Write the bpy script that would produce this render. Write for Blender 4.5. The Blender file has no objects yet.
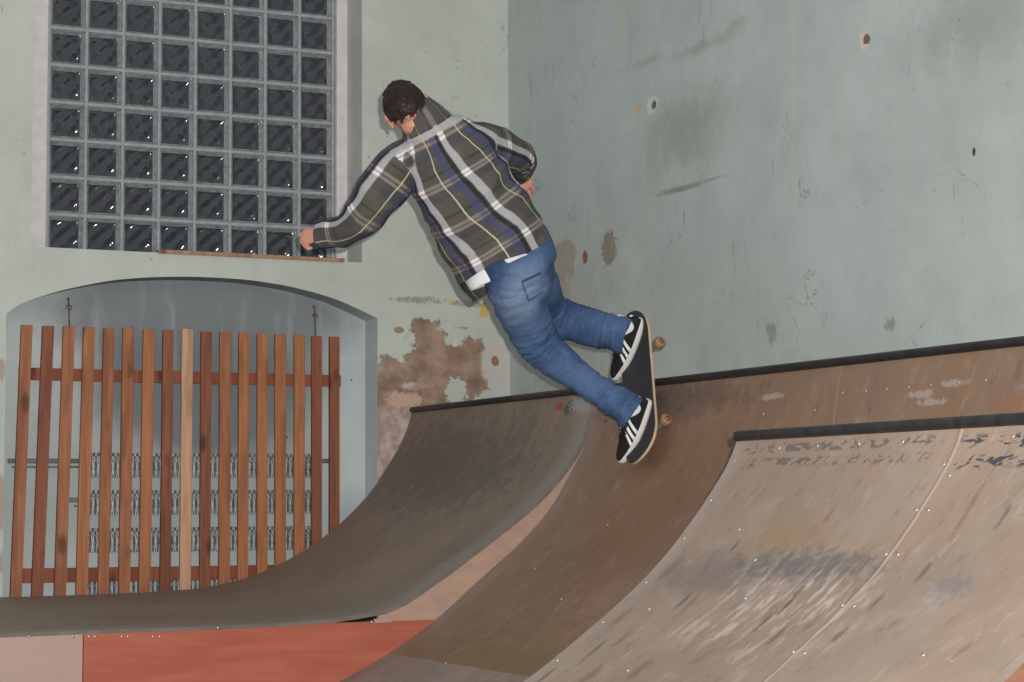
import bpy, bmesh, math, random
import numpy as np
from mathutils import Vector, Matrix, noise
from mathutils.bvhtree import BVHTree
random.seed(7); rng = random.Random(11)
C = bpy.context.scene.collection
PI = math.pi

# ------------------------------------------------------------------ camera and measuring frame
FPX = 2075.0; TH = math.radians(25.5); EYE = 1.05; ROLL = -0.0055
PITCH = math.atan((505 - 341) / FPX)
r0 = Vector((math.cos(TH), -math.sin(TH), 0)); f0 = Vector((math.sin(TH), math.cos(TH), 0)); z0 = Vector((0, 0, 1))
FW = f0 * math.cos(PITCH) + z0 * math.sin(PITCH); U_ = -f0 * math.sin(PITCH) + z0 * math.cos(PITCH)
RT = r0 * math.cos(-ROLL) - U_ * math.sin(-ROLL); UP = U_ * math.cos(-ROLL) + r0 * math.sin(-ROLL)
CAM = Vector((-4.89632, -10.29496, EYE))
def ray(x, y): return FW + RT * ((x - 512) / FPX) + UP * ((341 - y) / FPX)
def at(x, y, d): return CAM + ray(x, y) * d                 # a measured point at a real depth
def hit(x, y, ax, v):                                       # where a sight line meets a wall plane
    d = ray(x, y); return CAM + d * ((v - CAM[ax]) / d[ax])
def vd(x, y, z): return (RT * x - UP * y + FW * z)          # direction: right, down, away

# ------------------------------------------------------------------ object helpers
def link(o, parent=None):
    C.objects.link(o)
    if parent is not None: o.parent = parent
    return o
def obj(name, bm, mats, parent=None, smooth=True, local=False):
    me = bpy.data.meshes.new(name)
    if isinstance(bm, bmesh.types.BMesh):
        bmesh.ops.recalc_face_normals(bm, faces=bm.faces[:]); bm.to_mesh(me); bm.free()
    else: me = bm
    for m in (mats if isinstance(mats, (list, tuple)) else [mats]): me.materials.append(m)
    if smooth is not None:
        for p in me.polygons: p.use_smooth = bool(smooth)
    o = bpy.data.objects.new(name, me); link(o, parent)
    if parent is not None and not local: o.matrix_parent_inverse = parent.matrix_basis.inverted()
    return o
def empty(name, loc=(0, 0, 0), M=None):
    o = bpy.data.objects.new(name, None); C.objects.link(o); o.empty_display_size = .1
    if M is not None: o.matrix_basis = M
    else: o.location = loc
    return o
def tag(o, label=None, cat=None, group=None, kind=None):
    if label: o['label'] = label
    if cat: o['category'] = cat
    if group: o['group'] = group
    if kind: o['kind'] = kind
    return o
def sharp(o, ang=35):
    me = o.data
    bm = bmesh.new(); bm.from_mesh(me)
    for e in bm.edges:
        if len(e.link_faces) == 2 and e.calc_face_angle(0) > math.radians(ang): e.smooth = False
    bm.to_mesh(me); bm.free(); return o
def add_box(bm, a, b, M=None, bev=0.0):
    vs = []
    for x in (a[0], b[0]):
        for y in (a[1], b[1]):
            for z in (a[2], b[2]):
                p = Vector((x, y, z)); vs.append(bm.verts.new(M @ p if M else p))
    fs = [bm.faces.new([vs[i] for i in q]) for q in ((0, 1, 3, 2), (4, 6, 7, 5), (0, 4, 5, 1), (2, 3, 7, 6), (0, 2, 6, 4), (1, 5, 7, 3))]
    if bev: bmesh.ops.bevel(bm, geom=list({e for f in fs for e in f.edges}), offset=bev, segments=2, profile=.6, affect='EDGES')
def add_cyl(bm, p, q, r, n=16, r2=None, bev=0):
    p = Vector(p); q = Vector(q); t = (q - p).normalized()
    u = t.orthogonal().normalized(); v = t.cross(u)
    prof = [(0, r), (1, r if r2 is None else r2)]
    if bev:
        L = (q - p).length; b = bev / L; rr = r if r2 is None else r2
        prof = [(0, r - bev), (b * .3, r - bev * .3), (b, r), (1 - b, rr), (1 - b * .3, rr - bev * .3), (1, rr - bev)]
    rings = []
    for s, rad in prof:
        rings.append([bm.verts.new(p.lerp(q, s) + (u * math.cos(2 * PI * k / n) + v * math.sin(2 * PI * k / n)) * rad) for k in range(n)])
    for a, b_ in zip(rings, rings[1:]):
        for k in range(n): bm.faces.new((a[k], a[(k + 1) % n], b_[(k + 1) % n], b_[k]))
    bm.faces.new(rings[0][::-1]); bm.faces.new(rings[-1])
def cr(p0, p1, p2, p3, t):
    return 0.5 * ((2 * p1) + (p2 - p0) * t + (2 * p0 - 5 * p1 + 4 * p2 - p3) * t * t + (3 * p1 - p0 - 3 * p2 + p3) * t ** 3)
def spline(keys, sub):
    """keys: list of numpy rows; Catmull-Rom resample"""
    K = [np.array(k, float) for k in keys]; out = []
    for i in range(len(K) - 1):
        a = K[i - 1] if i else 2 * K[0] - K[1]; d = K[i + 2] if i + 2 < len(K) else 2 * K[-1] - K[-2]
        for j in range(sub): out.append(cr(a, K[i], K[i + 1], d, j / sub))
    out.append(K[-1]); return out
def add_loft(bm, keys, n=24, sub=5, sq=1.0, caps=True):
    """keys: (pos, lateral dir, half width a, half depth b). Elliptic tube with rounded ends."""
    rows = [list(k[0]) + list(Vector(k[1]).normalized()) + [k[2], k[3]] for k in keys]
    R = spline(rows, sub) if len(rows) > 2 else [np.array(rows[0]) * (1 - i / sub) + np.array(rows[1]) * (i / sub) for i in range(sub + 1)]
    P = [Vector(r[:3]) for r in R]; rings = []
    m = len(P)
    def ring(c, t, lat, a, b):
        u = (lat - t * lat.dot(t)).normalized(); v = t.cross(u)
        o = []
        for k in range(n):
            an = 2 * PI * k / n; cx, sx = math.cos(an), math.sin(an)
            cx = math.copysign(abs(cx) ** sq, cx); sx = math.copysign(abs(sx) ** sq, sx)
            o.append(bm.verts.new(c + u * (cx * a) + v * (sx * b)))
        return o
    for i in range(m):
        t = (P[min(i + 1, m - 1)] - P[max(i - 1, 0)]).normalized(); lat = Vector(R[i][3:6]); a, b = R[i][6:8]
        if i == 0 and caps:
            for s in (.35, .7, .93): rings.append(ring(P[0] - t * min(a, b) * math.sqrt(1 - s * s), t, lat, a * s, b * s))
        rings.append(ring(P[i], t, lat, a, b))
        if i == m - 1 and caps:
            for s in (.93, .7, .35): rings.append(ring(P[i] + t * min(a, b) * math.sqrt(1 - s * s), t, lat, a * s, b * s))
    for A, B in zip(rings, rings[1:]):
        for k in range(n): bm.faces.new((A[k], A[(k + 1) % n], B[(k + 1) % n], B[k]))
    bm.faces.new(rings[0][::-1]); bm.faces.new(rings[-1])
def add_ell(bm, c, ax, ay, az, n=20, f=None):
    """ellipsoid with axis vectors; f(dir)->radius factor"""
    c = Vector(c); m = n
    rows = []
    top = None
    for i in range(m + 1):
        ph = PI * i / m; row = []
        for j in range(2 * m):
            th = PI * j / m
            d = Vector((math.sin(ph) * math.cos(th), math.sin(ph) * math.sin(th), math.cos(ph)))
            k = f(d) if f else 1.0
            if i in (0, m):
                if j == 0: v = bm.verts.new(c + (ax * d.x + ay * d.y + az * d.z) * k)
                row.append(v)
            else: row.append(bm.verts.new(c + (ax * d.x + ay * d.y + az * d.z) * k))
        rows.append(row)
    for i in range(m):
        for j in range(2 * m):
            q = []
            for v in (rows[i][j], rows[i][(j + 1) % (2 * m)], rows[i + 1][(j + 1) % (2 * m)], rows[i + 1][j]):
                if v not in q: q.append(v)
            if len(q) > 2: bm.faces.new(q)
def remesh(bm, voxel, smooth_it=4):
    """fuse overlapping closed shapes into one continuous surface"""
    bmesh.ops.recalc_face_normals(bm, faces=bm.faces[:])
    me = bpy.data.meshes.new('tmp'); bm.to_mesh(me); bm.free()
    o = bpy.data.objects.new('tmp', me); C.objects.link(o)
    m = o.modifiers.new('r', 'REMESH'); m.mode = 'VOXEL'; m.voxel_size = voxel; m.use_smooth_shade = True
    s = o.modifiers.new('s', 'SMOOTH'); s.iterations = smooth_it; s.factor = .5
    dg = bpy.context.evaluated_depsgraph_get(); dg.update()
    out = bpy.data.meshes.new_from_object(o.evaluated_get(dg))
    bpy.data.objects.remove(o); bpy.data.meshes.remove(me)
    return out
def displace(me, fn):
    """move each vertex along its normal by fn(co)"""
    n = len(me.vertices); nor = [v.normal.copy() for v in me.vertices]
    for v, k in zip(me.vertices, nor): v.co = v.co + k * fn(v.co)
    me.update()
def solid(me, th):
    bm = bmesh.new(); bm.from_mesh(me)
    bmesh.ops.recalc_face_normals(bm, faces=bm.faces[:])
    bmesh.ops.solidify(bm, geom=bm.faces[:], thickness=th)
    bm.to_mesh(me); bm.free(); return me
def cut(me, co, no):
    bm = bmesh.new(); bm.from_mesh(me)
    bmesh.ops.bisect_plane(bm, geom=bm.verts[:] + bm.edges[:] + bm.faces[:], plane_co=co, plane_no=no, clear_outer=True)
    bm.to_mesh(me); bm.free(); return me

# ------------------------------------------------------------------ material helpers
def lin(c): return tuple((v / 255 / 12.92 if v / 255 <= .04045 else ((v / 255 + .055) / 1.055) ** 2.4) for v in c)
class NT:
    def __init__(s, name, rough=.8, spec=.3):
        s.m = bpy.data.materials.new(name); s.m.use_nodes = True; s.t = s.m.node_tree; s.n = s.t.nodes
        s.b = s.n['Principled BSDF']; s.b.inputs['Roughness'].default_value = rough
        s.b.inputs['Specular IOR Level'].default_value = spec
        s.tc = s.n.new('ShaderNodeTexCoord'); s.obj = s.tc.outputs['Object']; s.uv = s.tc.outputs['UV']
    def set(s, sock, v):
        if isinstance(v, bpy.types.NodeSocket): s.t.links.new(v, sock)
        else:
            if isinstance(v, (tuple, list)) and len(v) == 3 and sock.type == 'RGBA': v = (*v, 1)
            sock.default_value = v
    def math(s, op, a, b=0.0, c=0.0, clamp=False):
        n = s.n.new('ShaderNodeMath'); n.operation = op; n.use_clamp = clamp
        s.set(n.inputs[0], a); s.set(n.inputs[1], b); s.set(n.inputs[2], c); return n.outputs[0]
    def vmath(s, op, a, b=(0, 0, 0)):
        n = s.n.new('ShaderNodeVectorMath'); n.operation = op; s.set(n.inputs[0], a)
        s.set(n.inputs[1], b); return n.outputs['Value' if op in ('LENGTH', 'DISTANCE', 'DOT_PRODUCT') else 'Vector']
    def scale(s, v, sc): return s.vmath('MULTIPLY', v, sc if isinstance(sc, tuple) else (sc,) * 3)
    def noise(s, v, scale=5, detail=4, rough=.55, col=False, dist=0.0):
        n = s.n.new('ShaderNodeTexNoise'); s.set(n.inputs['Vector'], v); n.inputs['Scale'].default_value = scale
        n.inputs['Detail'].default_value = detail; n.inputs['Roughness'].default_value = rough; n.inputs['Distortion'].default_value = dist
        return n.outputs['Color' if col else 'Fac']
    def voro(s, v, scale=5, feat='F1', out='Distance'):
        n = s.n.new('ShaderNodeTexVoronoi'); s.set(n.inputs['Vector'], v); n.inputs['Scale'].default_value = scale; n.feature = feat
        return n.outputs[out]
    def ramp(s, v, a, b, lo=0.0, hi=1.0):
        n = s.n.new('ShaderNodeMapRange'); n.interpolation_type = 'SMOOTHSTEP'
        s.set(n.inputs['Value'], v)
        for k, x in zip(('From Min', 'From Max', 'To Min', 'To Max'), (a, b, lo, hi)): s.set(n.inputs[k], x)
        return n.outputs[0]
    def mix(s, f, a, b, mode='MIX'):
        n = s.n.new('ShaderNodeMix'); n.data_type = 'RGBA'; n.blend_type = mode
        s.set(n.inputs[0], f); s.set(n.inputs[6], a); s.set(n.inputs[7], b); return n.outputs[2]
    def xyz(s, v):
        n = s.n.new('ShaderNodeSeparateXYZ'); s.set(n.inputs[0], v); return n.outputs
    def comb(s, x, y, z):
        n = s.n.new('ShaderNodeCombineXYZ'); [s.set(n.inputs[i], k) for i, k in enumerate((x, y, z))]; return n.outputs[0]
    def blob(s, v, c, r, amp=.35, ns=18.0, soft=.06, nz=None):
        """irregular patch of its own shape at c with radii r (object space)"""
        d = s.vmath('LENGTH', s.scale(s.vmath('SUBTRACT', v, tuple(c)), tuple(1 / k if k else 0.0 for k in r)))
        nn = nz if nz is not None else s.noise(v, ns, 4, .65)
        d = s.math('ADD', d, s.math('MULTIPLY', s.math('SUBTRACT', nn, .5), amp * 4.2))
        return s.ramp(d, 1 + soft, 1 - soft)
    def bump(s, h, dist=.002, st=.6):
        n = s.n.new('ShaderNodeBump'); s.set(n.inputs['Height'], h); n.inputs['Distance'].default_value = dist; n.inputs['Strength'].default_value = st
        s.t.links.new(n.outputs[0], s.b.inputs['Normal'])
    def done(s, col, rough=None):
        s.set(s.b.inputs['Base Color'], col)
        if rough is not None: s.set(s.b.inputs['Roughness'], rough)
        return s.m
def plain(name, rgb, rough=.6, spec=.3, metal=0.0, var=.12, ns=12):
    k = NT(name, rough, spec); k.b.inputs['Metallic'].default_value = metal; c = lin(rgb)
    nz = k.noise(k.obj, ns, 4)
    col = k.mix(k.ramp(nz, .3, .7), tuple(v * (1 - var) for v in c), tuple(min(1, v * (1 + var)) for v in c))
    return k.done(col)

M = {}
# painted plaster, back wall (plane Y=0) and right wall (plane X=0)
def wall_mat(name, base, which):
    k = NT(name, .75, .25); v = k.obj
    n1 = k.noise(v, 1.1, 5, .6); n2 = k.noise(v, 7, 5, .6); n3 = k.noise(v, 45, 4, .6)
    b = lin(base)
    col = k.mix(k.ramp(n1, .3, .72), tuple(x * .9 for x in b), tuple(x * 1.06 for x in b))
    col = k.mix(k.ramp(n2, .5, .75, 0, .35), col, tuple(x * .82 for x in b))
    # vertical drips
    drip = k.noise(k.scale(v, (9, 9, .5) if which == 'back' else (9, 9, .5)), 1.0, 4, .6)
    col = k.mix(k.ramp(drip, .55, .75, 0, .22), col, lin((188, 196, 184)))
    # fine specks and hair cracks
    sp = k.voro(v, 16); sp2 = k.noise(v, 3.3, 2)
    speck = k.math('MULTIPLY', k.ramp(sp, .13, .05), k.ramp(sp2, .55, .62))
    col = k.mix(k.math('MULTIPLY', speck, .55), col, lin((85, 85, 78)))
    crk = k.math('ABSOLUTE', k.math('SUBTRACT', k.noise(v, 1.3, 6, .62, dist=.6), .5))
    col = k.mix(k.math('MULTIPLY', k.math('MULTIPLY', k.ramp(crk, .0045, .001), k.ramp(k.noise(v, 2.3, 2), .52, .66)), .55), col, lin((80, 85, 80)))
    def px(x, y):
        p = hit(x, y, 1, 0) if which in ('back', 'niche') else hit(x, y, 0, 0); return p
    def rad(x, y, rx, ry):
        p = px(x, y); q = px(x + rx, y); w = px(x, y + ry); a = abs((q - p)[0 if which == 'back' else 1]); h = abs((w - p).z)
        return (a, 0.0, h) if which == 'back' else (0.0, a, h)
    nzA = k.noise(v, 9, 6, .7); nzB = k.noise(v, 30, 4, .7)
    def patch(col, x, y, rx, ry, c, amp=.35, soft=.05, fac=1.0, nz=nzA, soft2=None):
        m = k.blob(v, px(x, y), rad(x, y, rx, ry), amp, nz=nz, soft=soft)
        if fac != 1.0: m = k.math('MULTIPLY', m, fac)
        return k.mix(m, col, c)
    H = 0.0
    if which == 'back':
        br = k.mix(k.ramp(k.noise(v, 8, 5, .6), .35, .68), lin((128, 104, 90)), lin((168, 142, 124)))
        pk = k.mix(k.ramp(k.noise(v, 12, 5, .6), .4, .65), lin((160, 132, 122)), lin((188, 172, 162)))
        mk = None
        for (x, y, rx, ry) in ((424, 350, 24, 29), (398, 384, 34, 26), (446, 372, 44, 32), (472, 366, 21, 27), (392, 440, 30, 60), (430, 398, 45, 22)):
            m = k.blob(v, px(x, y), rad(x, y, rx, ry), .42, nz=nzA, soft=.03)
            mk = m if mk is None else k.math('MAXIMUM', mk, m)
        keep = k.math('MAXIMUM', k.blob(v, px(456, 392), rad(456, 392, 11, 14), .5, nz=nzB), k.blob(v, px(396, 340), rad(396, 340, 20, 17), .35, nz=nzB))
        mk = k.math('MULTIPLY', mk, k.math('SUBTRACT', 1.0, keep)); H = mk
        col = k.mix(mk, col, br)
        col = patch(col, 392, 445, 24, 42, pk, .5, .3)
        col = patch(col, 415, 386, 14, 4, pk, .5, .2, nz=nzB); col = patch(col, 405, 400, 18, 8, lin((190, 160, 140)), .6, .2, nz=nzB)
        col = patch(col, 399, 330, 5, 3.5, lin((150, 130, 105)), .2, nz=nzB)
        col = patch(col, 496, 364, 15, 22, lin((192, 186, 180)), .22, .15, nz=nzB)
        col = patch(col, 495, 361, 4, 5, lin((150, 110, 85)), .3, nz=nzB)
        col = patch(col, 455, 343, 3.5, 4, lin((205, 195, 182)), .3, nz=nzB)
        col = patch(col, 484, 311, 4, 7, lin((198, 172, 92)), .6, .3, nz=nzB); col = patch(col, 452, 302, 4, 3, lin((196, 172, 100)), .6, .3, .7, nz=nzB)
        for (x, y, rx, ry) in ((418, 300, 22, 3), (470, 304, 14, 3), (464, 328, 4, 1.5)): col = patch(col, x, y, rx, ry, lin((110, 105, 92)), 1.0, .5, .6, nz=nzB)
        for (x, y, rx, ry) in ((2, 370, 4, 12), (1, 500, 4, 26), (2, 560, 3, 12)): col = patch(col, x, y, rx, ry, lin((165, 140, 128)), .5, .2, .8)
        col = patch(col, 487, 225, 4, 60, lin((132, 140, 130)), .8, .5, .35)
    if which == 'right':
        col = patch(col, 609, 248, 7, 17, lin((140, 128, 116)), .45, .05, nz=nzB)
        H = k.blob(v, px(609, 248), rad(609, 248, 7, 17), .45, nz=nzB)
        col = patch(col, 585, 257, 2.6, 6, lin((140, 84, 52)), .3, .2, nz=nzB)
        col = patch(col, 564, 262, 13, 20, lin((158, 144, 134)), .55, .12, .8); col = patch(col, 560, 290, 9, 14, lin((162, 148, 138)), .6, .2, .6)
        col = patch(col, 653, 105, 6, 9, lin((196, 200, 196)), .3, .1, nz=nzB); col = patch(col, 654, 105, 2.3, 4, lin((96, 90, 84)), .3, .1, nz=nzB)
        col = patch(col, 637, 110, 6, 3, lin((190, 175, 145)), .4, .3, nz=nzB)
        col = patch(col, 864, 40, 5, 10, lin((206, 186, 182)), .4, .1, nz=nzB); col = patch(col, 867, 39, 3.5, 5, lin((118, 98, 92)), .4, .1, nz=nzB)
        col = patch(col, 974, 152, 1.6, 4, lin((60, 66, 62)), .3, .1, nz=nzB); col = patch(col, 771, 332, 4, 11, lin((128, 134, 128)), .8, .4, .7, nz=nzB)
        col = patch(col, 890, 325, 4, 7, lin((112, 118, 112)), .8, .3, .6, nz=nzB)
        col = patch(col, 684, 132, 34, 34, lin((128, 130, 118)), .5, .9, .5)
        col = patch(col, 985, 16, 70, 38, lin((134, 138, 134)), .6, .9, .5)
        for (x, y, rx, ry) in ((672, 192, 12, 3), (690, 187, 14, 3.4), (712, 179, 12, 2), (680, 188, 20, 4)): col = patch(col, x, y, rx, ry * .6, lin((118, 122, 116)), .7, .8, .55, nz=nzB)
        for (x, y, rx, ry) in ((720, 38, 20, 5), (688, 52, 16, 5), (645, 62, 20, 4), (740, 22, 10, 4)): col = patch(col, x, y, rx, ry, lin((136, 140, 132)), .8, .8, .4)
        col = patch(col, 570, 330, 52, 60, lin((152, 150, 136)), .9, .7, .35)
        col = patch(col, 620, 18, 4, 28, lin((186, 184, 168)), 1.0, .3, .6, nz=nzB)
        st = k.noise(k.scale(v, (30, 30, 3.5)), 1.0, 3, .6); st2 = k.noise(v, 1.4, 3)
        col = k.mix(k.math('MULTIPLY', k.ramp(st, .63, .72), k.ramp(st2, .45, .6, 0, .45)), col, lin((100, 108, 102)))
    mt = k.noise(v, 3.2, 8, .68)
    col = k.mix(k.ramp(mt, .50, .66, 0, .30), col, tuple(x * .74 for x in b)); col = k.mix(k.ramp(mt, .46, .34, 0, .25), col, tuple(min(1, x * 1.18) for x in b))
    hgt = k.math('ADD', k.math('MULTIPLY', n2, .5), k.math('MULTIPLY', n3, .15))
    if H is not 0.0: hgt = k.math('SUBTRACT', hgt, k.math('MULTIPLY', H, 1.2))
    k.bump(hgt, .004, .5)
    return k.done(col)
M['wall_back'] = wall_mat('painted_plaster_back', (187, 191, 182), 'back')
M['wall_right'] = wall_mat('painted_plaster_right', (176, 184, 180), 'right')
ND = .18
def niche_mat():
    k = NT('niche_plaster', .8, .2); v = k.obj
    col = k.mix(k.ramp(k.noise(v, 1.6, 5), .3, .7), lin((176, 184, 184)), lin((198, 205, 203)))
    for (x, y, rx, ry) in ((205, 385, 112, 72), (195, 315, 150, 52)):           # grey grime above the heating pipes
        c = hit(x, y, 1, ND); r_ = (abs(hit(x + rx, y, 1, ND).x - c.x), 0.0, abs(hit(x, y + ry, 1, ND).z - c.z))
        col = k.mix(k.math('MULTIPLY', k.blob(v, c, r_, .12, 3.0, .28), .92), col, lin((122, 128, 131)))
    col = k.mix(k.ramp(k.noise(k.scale(v, (6, 6, 1)), 1.5, 5, .6), .5, .75, 0, .5), col, lin((182, 188, 186)))
    s_ = k.ramp(k.voro(v, 9), .07, .03)
    col = k.mix(k.math('MULTIPLY', s_, k.ramp(k.noise(v, 5, 2), .5, .6)), col, lin((80, 86, 90)))
    k.bump(k.noise(v, 14, 5), .003, .4); return k.done(col)
M['niche'] = niche_mat()
def conc():
    k = NT('concrete_floor', .85, .2); v = k.obj
    return k.done(k.mix(k.ramp(k.noise(v, 3, 6), .3, .7), lin((96, 90, 84)), lin((128, 120, 112))))
M['floor'] = conc()
# skate-worn hardboard. uv = (metres across the ramp, metres down the curve)
def ramp_mat(name, c1, c2, c3, dust, extra=None):
    k = NT(name, .62, .3); u = k.uv; X = k.xyz(u)
    sk = k.comb(k.math('ADD', X[0], k.math('MULTIPLY', X[1], .14)), X[1], 0)   # marks run down the curve
    str1 = k.noise(k.scale(sk, (7, .9, 1)), 1.0, 6, .6); str2 = k.noise(k.scale(sk, (34, 3.2, 1)), 1.0, 4, .6)
    big = k.noise(u, 1.5, 5, .6); med = k.noise(u, 6, 5, .65)
    col = k.mix(k.ramp(big, .3, .7), lin(c1), lin(c2))
    col = k.mix(k.ramp(str1, .42, .75, 0, .75), col, lin(c3))
    col = k.mix(k.ramp(med, .58, .78, 0, .45), col, lin(dust))
    col = k.mix(k.ramp(str2, .6, .78, 0, .30), col, lin(dust))
    col = k.mix(k.ramp(str2, .40, .24, 0, .35), col, tuple(x * .45 for x in lin(c1)))
    sp2 = k.noise(k.scale(sk, (15, 7, 1)), 1.0, 8, .76)
    col = k.mix(k.ramp(sp2, .55, .68, 0, .38), col, lin(dust)); col = k.mix(k.ramp(sp2, .46, .34, 0, .42), col, tuple(x * .5 for x in lin(c1)))
    sc_ = k.math('ABSOLUTE', k.math('SUBTRACT', k.noise(k.scale(sk, (11, 2.0, 1)), 1.0, 4, .6, dist=.5), .5))
    col = k.mix(k.math('MULTIPLY', k.ramp(sc_, .008, .002), k.ramp(k.noise(u, 4, 2), .5, .62, 0, .5)), col, lin(dust))
    fn = k.noise(u, 60, 4, .7)
    col = k.mix(k.ramp(fn, .62, .72, 0, .25), col, lin(dust))
    col = k.mix(k.ramp(fn, .36, .28, 0, .30), col, tuple(x * .4 for x in lin(c1)))
    if extra: col = extra(k, u, X, col)
    k.bump(k.math('ADD', med, k.math('MULTIPLY', fn, .3)), .0015, .5)
    return k.done(col, k.ramp(big, .3, .7, .5, .7))
def scuff_rows(k, u, X, col, u0, u1, v0, v1, dark, fac=.85, fx=24, fy=24):
    w = k.comb(k.math('MULTIPLY', k.math('ADD', X[0], k.math('MULTIPLY', X[1], .5)), fx * 1.5), k.math('MULTIPLY', X[1], fy), 0)
    nz = k.noise(w, 1.0, 2, .5, dist=1.2)
    a = k.ramp(nz, .52, .58)
    row = k.math('MULTIPLY', k.ramp(X[1], v0, v0 + .02), k.ramp(X[1], v1, v1 - .02))
    col_ = k.math('MULTIPLY', k.ramp(X[0], u0, u0 + .05), k.ramp(X[0], u1, u1 - .05))
    gap = k.math('ABSOLUTE', k.math('SUBTRACT', X[1], (v0 + v1) / 2)); gap = k.ramp(gap, .004, .014)
    return k.mix(k.math('MULTIPLY', k.math('MULTIPLY', k.math('MULTIPLY', a, row), k.math('MULTIPLY', col_, gap)), fac), col, lin(dark))
def line_u(k, X, col, u0, w, c, fac=.8, nzs=9):
    d = k.math('ABSOLUTE', k.math('SUBTRACT', X[0], k.math('ADD', u0 - .01, k.math('MULTIPLY', k.noise(k.uv, nzs, 3), .02))))
    return k.mix(k.math('MULTIPLY', k.ramp(d, w, w * .3), fac), col, lin(c))
def line_v(k, X, col, v0, w, c, fac=.8):
    d = k.math('ABSOLUTE', k.math('SUBTRACT', X[1], v0)); return k.mix(k.math('MULTIPLY', k.ramp(d, w, w * .3), fac), col, lin(c))
def uvblob(k, X, col, cu, cv, ru, rv, c, amp=.5, soft=.3, fac=1.0, ns=14):
    m = k.blob(k.uv, (cu, cv, 0), (ru, rv, 0), amp, ns, soft); return k.mix(k.math('MULTIPLY', m, fac), col, lin(c))
def ex_left(k, u, X, col):
    col = uvblob(k, X, col, .75, .35, .9, .28, (78, 76, 76), .6, .6, .6)
    col = line_u(k, X, col, 1.02, .006, (140, 122, 104), .5)
    col = line_v(k, X, col, 1.35, .005, (138, 126, 112), .35)
    e = k.ramp(k.math('ADD', X[0], k.math('MULTIPLY', k.noise(u, 4, 3), .1)), 1.93, 2.12); col = k.mix(k.math('MULTIPLY', e, .7), col, lin((140, 134, 130)))
    col = uvblob(k, X, col, 1.78, .055, .035, .022, (150, 62, 52), .4, .2, .8, 60)
    col = uvblob(k, X, col, 1.88, .07, .05, .03, (66, 68, 70), .5, .2, .8, 60)
    col = uvblob(k, X, col, 2.0, .06, .11, .035, (150, 150, 148), .8, .3, .8, 50)
    return col
def ex_mid(k, u, X, col):
    col = scuff_rows(k, u, X, col, .0, .95, .02, .16, (66, 64, 64), .7, 14, 26)
    e = k.ramp(k.math('ADD', X[0], k.math('MULTIPLY', k.noise(u, 4, 3), .1)), .22, .04); col = k.mix(k.math('MULTIPLY', e, .6), col, lin((142, 128, 122)))
    col = uvblob(k, X, col, .75, .08, .5, .07, (88, 82, 80), .6, .5, .7)
    col = uvblob(k, X, col, 1.0, .6, .5, .5, (122, 84, 58), .5, .9, .45)
    col = uvblob(k, X, col, 1.0, 1.55, .9, .22, (112, 88, 52), .7, .8, .5)
    col = line_u(k, X, col, 1.93, .007, (150, 128, 116), .6)
    for cu, cv in ((2.43, .14), (2.62, .11), (2.5, .17), (1.5, .10)): col = uvblob(k, X, col, cu, cv, .07, .012, (172, 160, 152), .9, .3, .6, 22)
    col = uvblob(k, X, col, 2.92, .19, .07, .025, (150, 98, 66), .5, .7, .5)
    return col
def ex_right(k, u, X, col):
    col = uvblob(k, X, col, .58, .34, .16, .06, (138, 116, 84), .7, .6, .5, 9)
    col = uvblob(k, X, col, .78, .45, .26, .05, (74, 78, 86), .8, .6, .62, 30)
    col = uvblob(k, X, col, .35, .50, .3, .08, (96, 92, 92), .8, .6, .5, 16)
    col = uvblob(k, X, col, 1.42, .50, .07, .04, (92, 98, 112), .9, .8, .42, 30)
    w = k.comb(k.math('MULTIPLY', k.math('ADD', X[0], k.math('MULTIPLY', X[1], .12)), 26), k.math('MULTIPLY', X[1], 6), 0)
    nz = k.noise(w, 1.0, 6, .75)
    m = k.blob(k.uv, (.82, .62, 0), (.36, .17, 0), .35, 9, .5)
    col = k.mix(k.math('MULTIPLY', m, k.ramp(nz, .50, .60, 0, .75)), col, lin((188, 176, 168)))
    col = scuff_rows(k, u, X, col, .03, 1.02, .012, .11, (84, 80, 80), .75, 17, 40)
    col = scuff_rows(k, u, X, col, 1.08, 1.85, .018, .135, (58, 62, 70), .95, 14, 36)
    col = scuff_rows(k, u, X, col, 1.43, 1.52, .20, .28, (58, 62, 72), .9, 22, 40)
    col = line_u(k, X, col, 1.09, .007, (186, 166, 150), .65, 5); col = line_u(k, X, col, 1.078, .004, (92, 80, 72), .5, 5)
    for cu, cv, ru, rv in ((.79, .63, .012, .045), (1.02, .66, .012, .03), (.38, .62, .015, .05), (.5, .9, .02, .05), (.7, .27, .012, .03), (.3, .95, .02, .05), (1.28, .27, .008, .08), (.1, .7, .02, .04), (.24, .78, .015, .04)):
        col = uvblob(k, X, col, cu, cv, ru, rv, (122, 80, 60), .6, .7, .5, 30)
    for i in range(14): col = uvblob(k, X, col, rng.uniform(0, 1.8), rng.uniform(.2, 1.0), .010, rng.uniform(.02, .05), (92, 80, 72), .6, .6, .7, 34)
    e = k.ramp(X[0], .10, .0); col = k.mix(k.math('MULTIPLY', e, .5), col, lin((158, 146, 140)))
    return col
M['ramp_left'] = ramp_mat('worn_hardboard_left', (122, 108, 97), (136, 119, 103), (140, 121, 102), (156, 144, 132), ex_left)
M['ramp_mid'] = ramp_mat('worn_hardboard_middle', (126, 103, 88), (142, 116, 98), (136, 106, 76), (164, 150, 138), ex_mid)
M['ramp_low'] = ramp_mat('worn_hardboard_low_sheet', (134, 118, 108), (148, 130, 120), (132, 114, 102), (160, 148, 140))
M['ramp_right'] = ramp_mat('worn_hardboard_right', (136, 118, 104), (154, 136, 122), (146, 122, 104), (172, 160, 150), ex_right)
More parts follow.
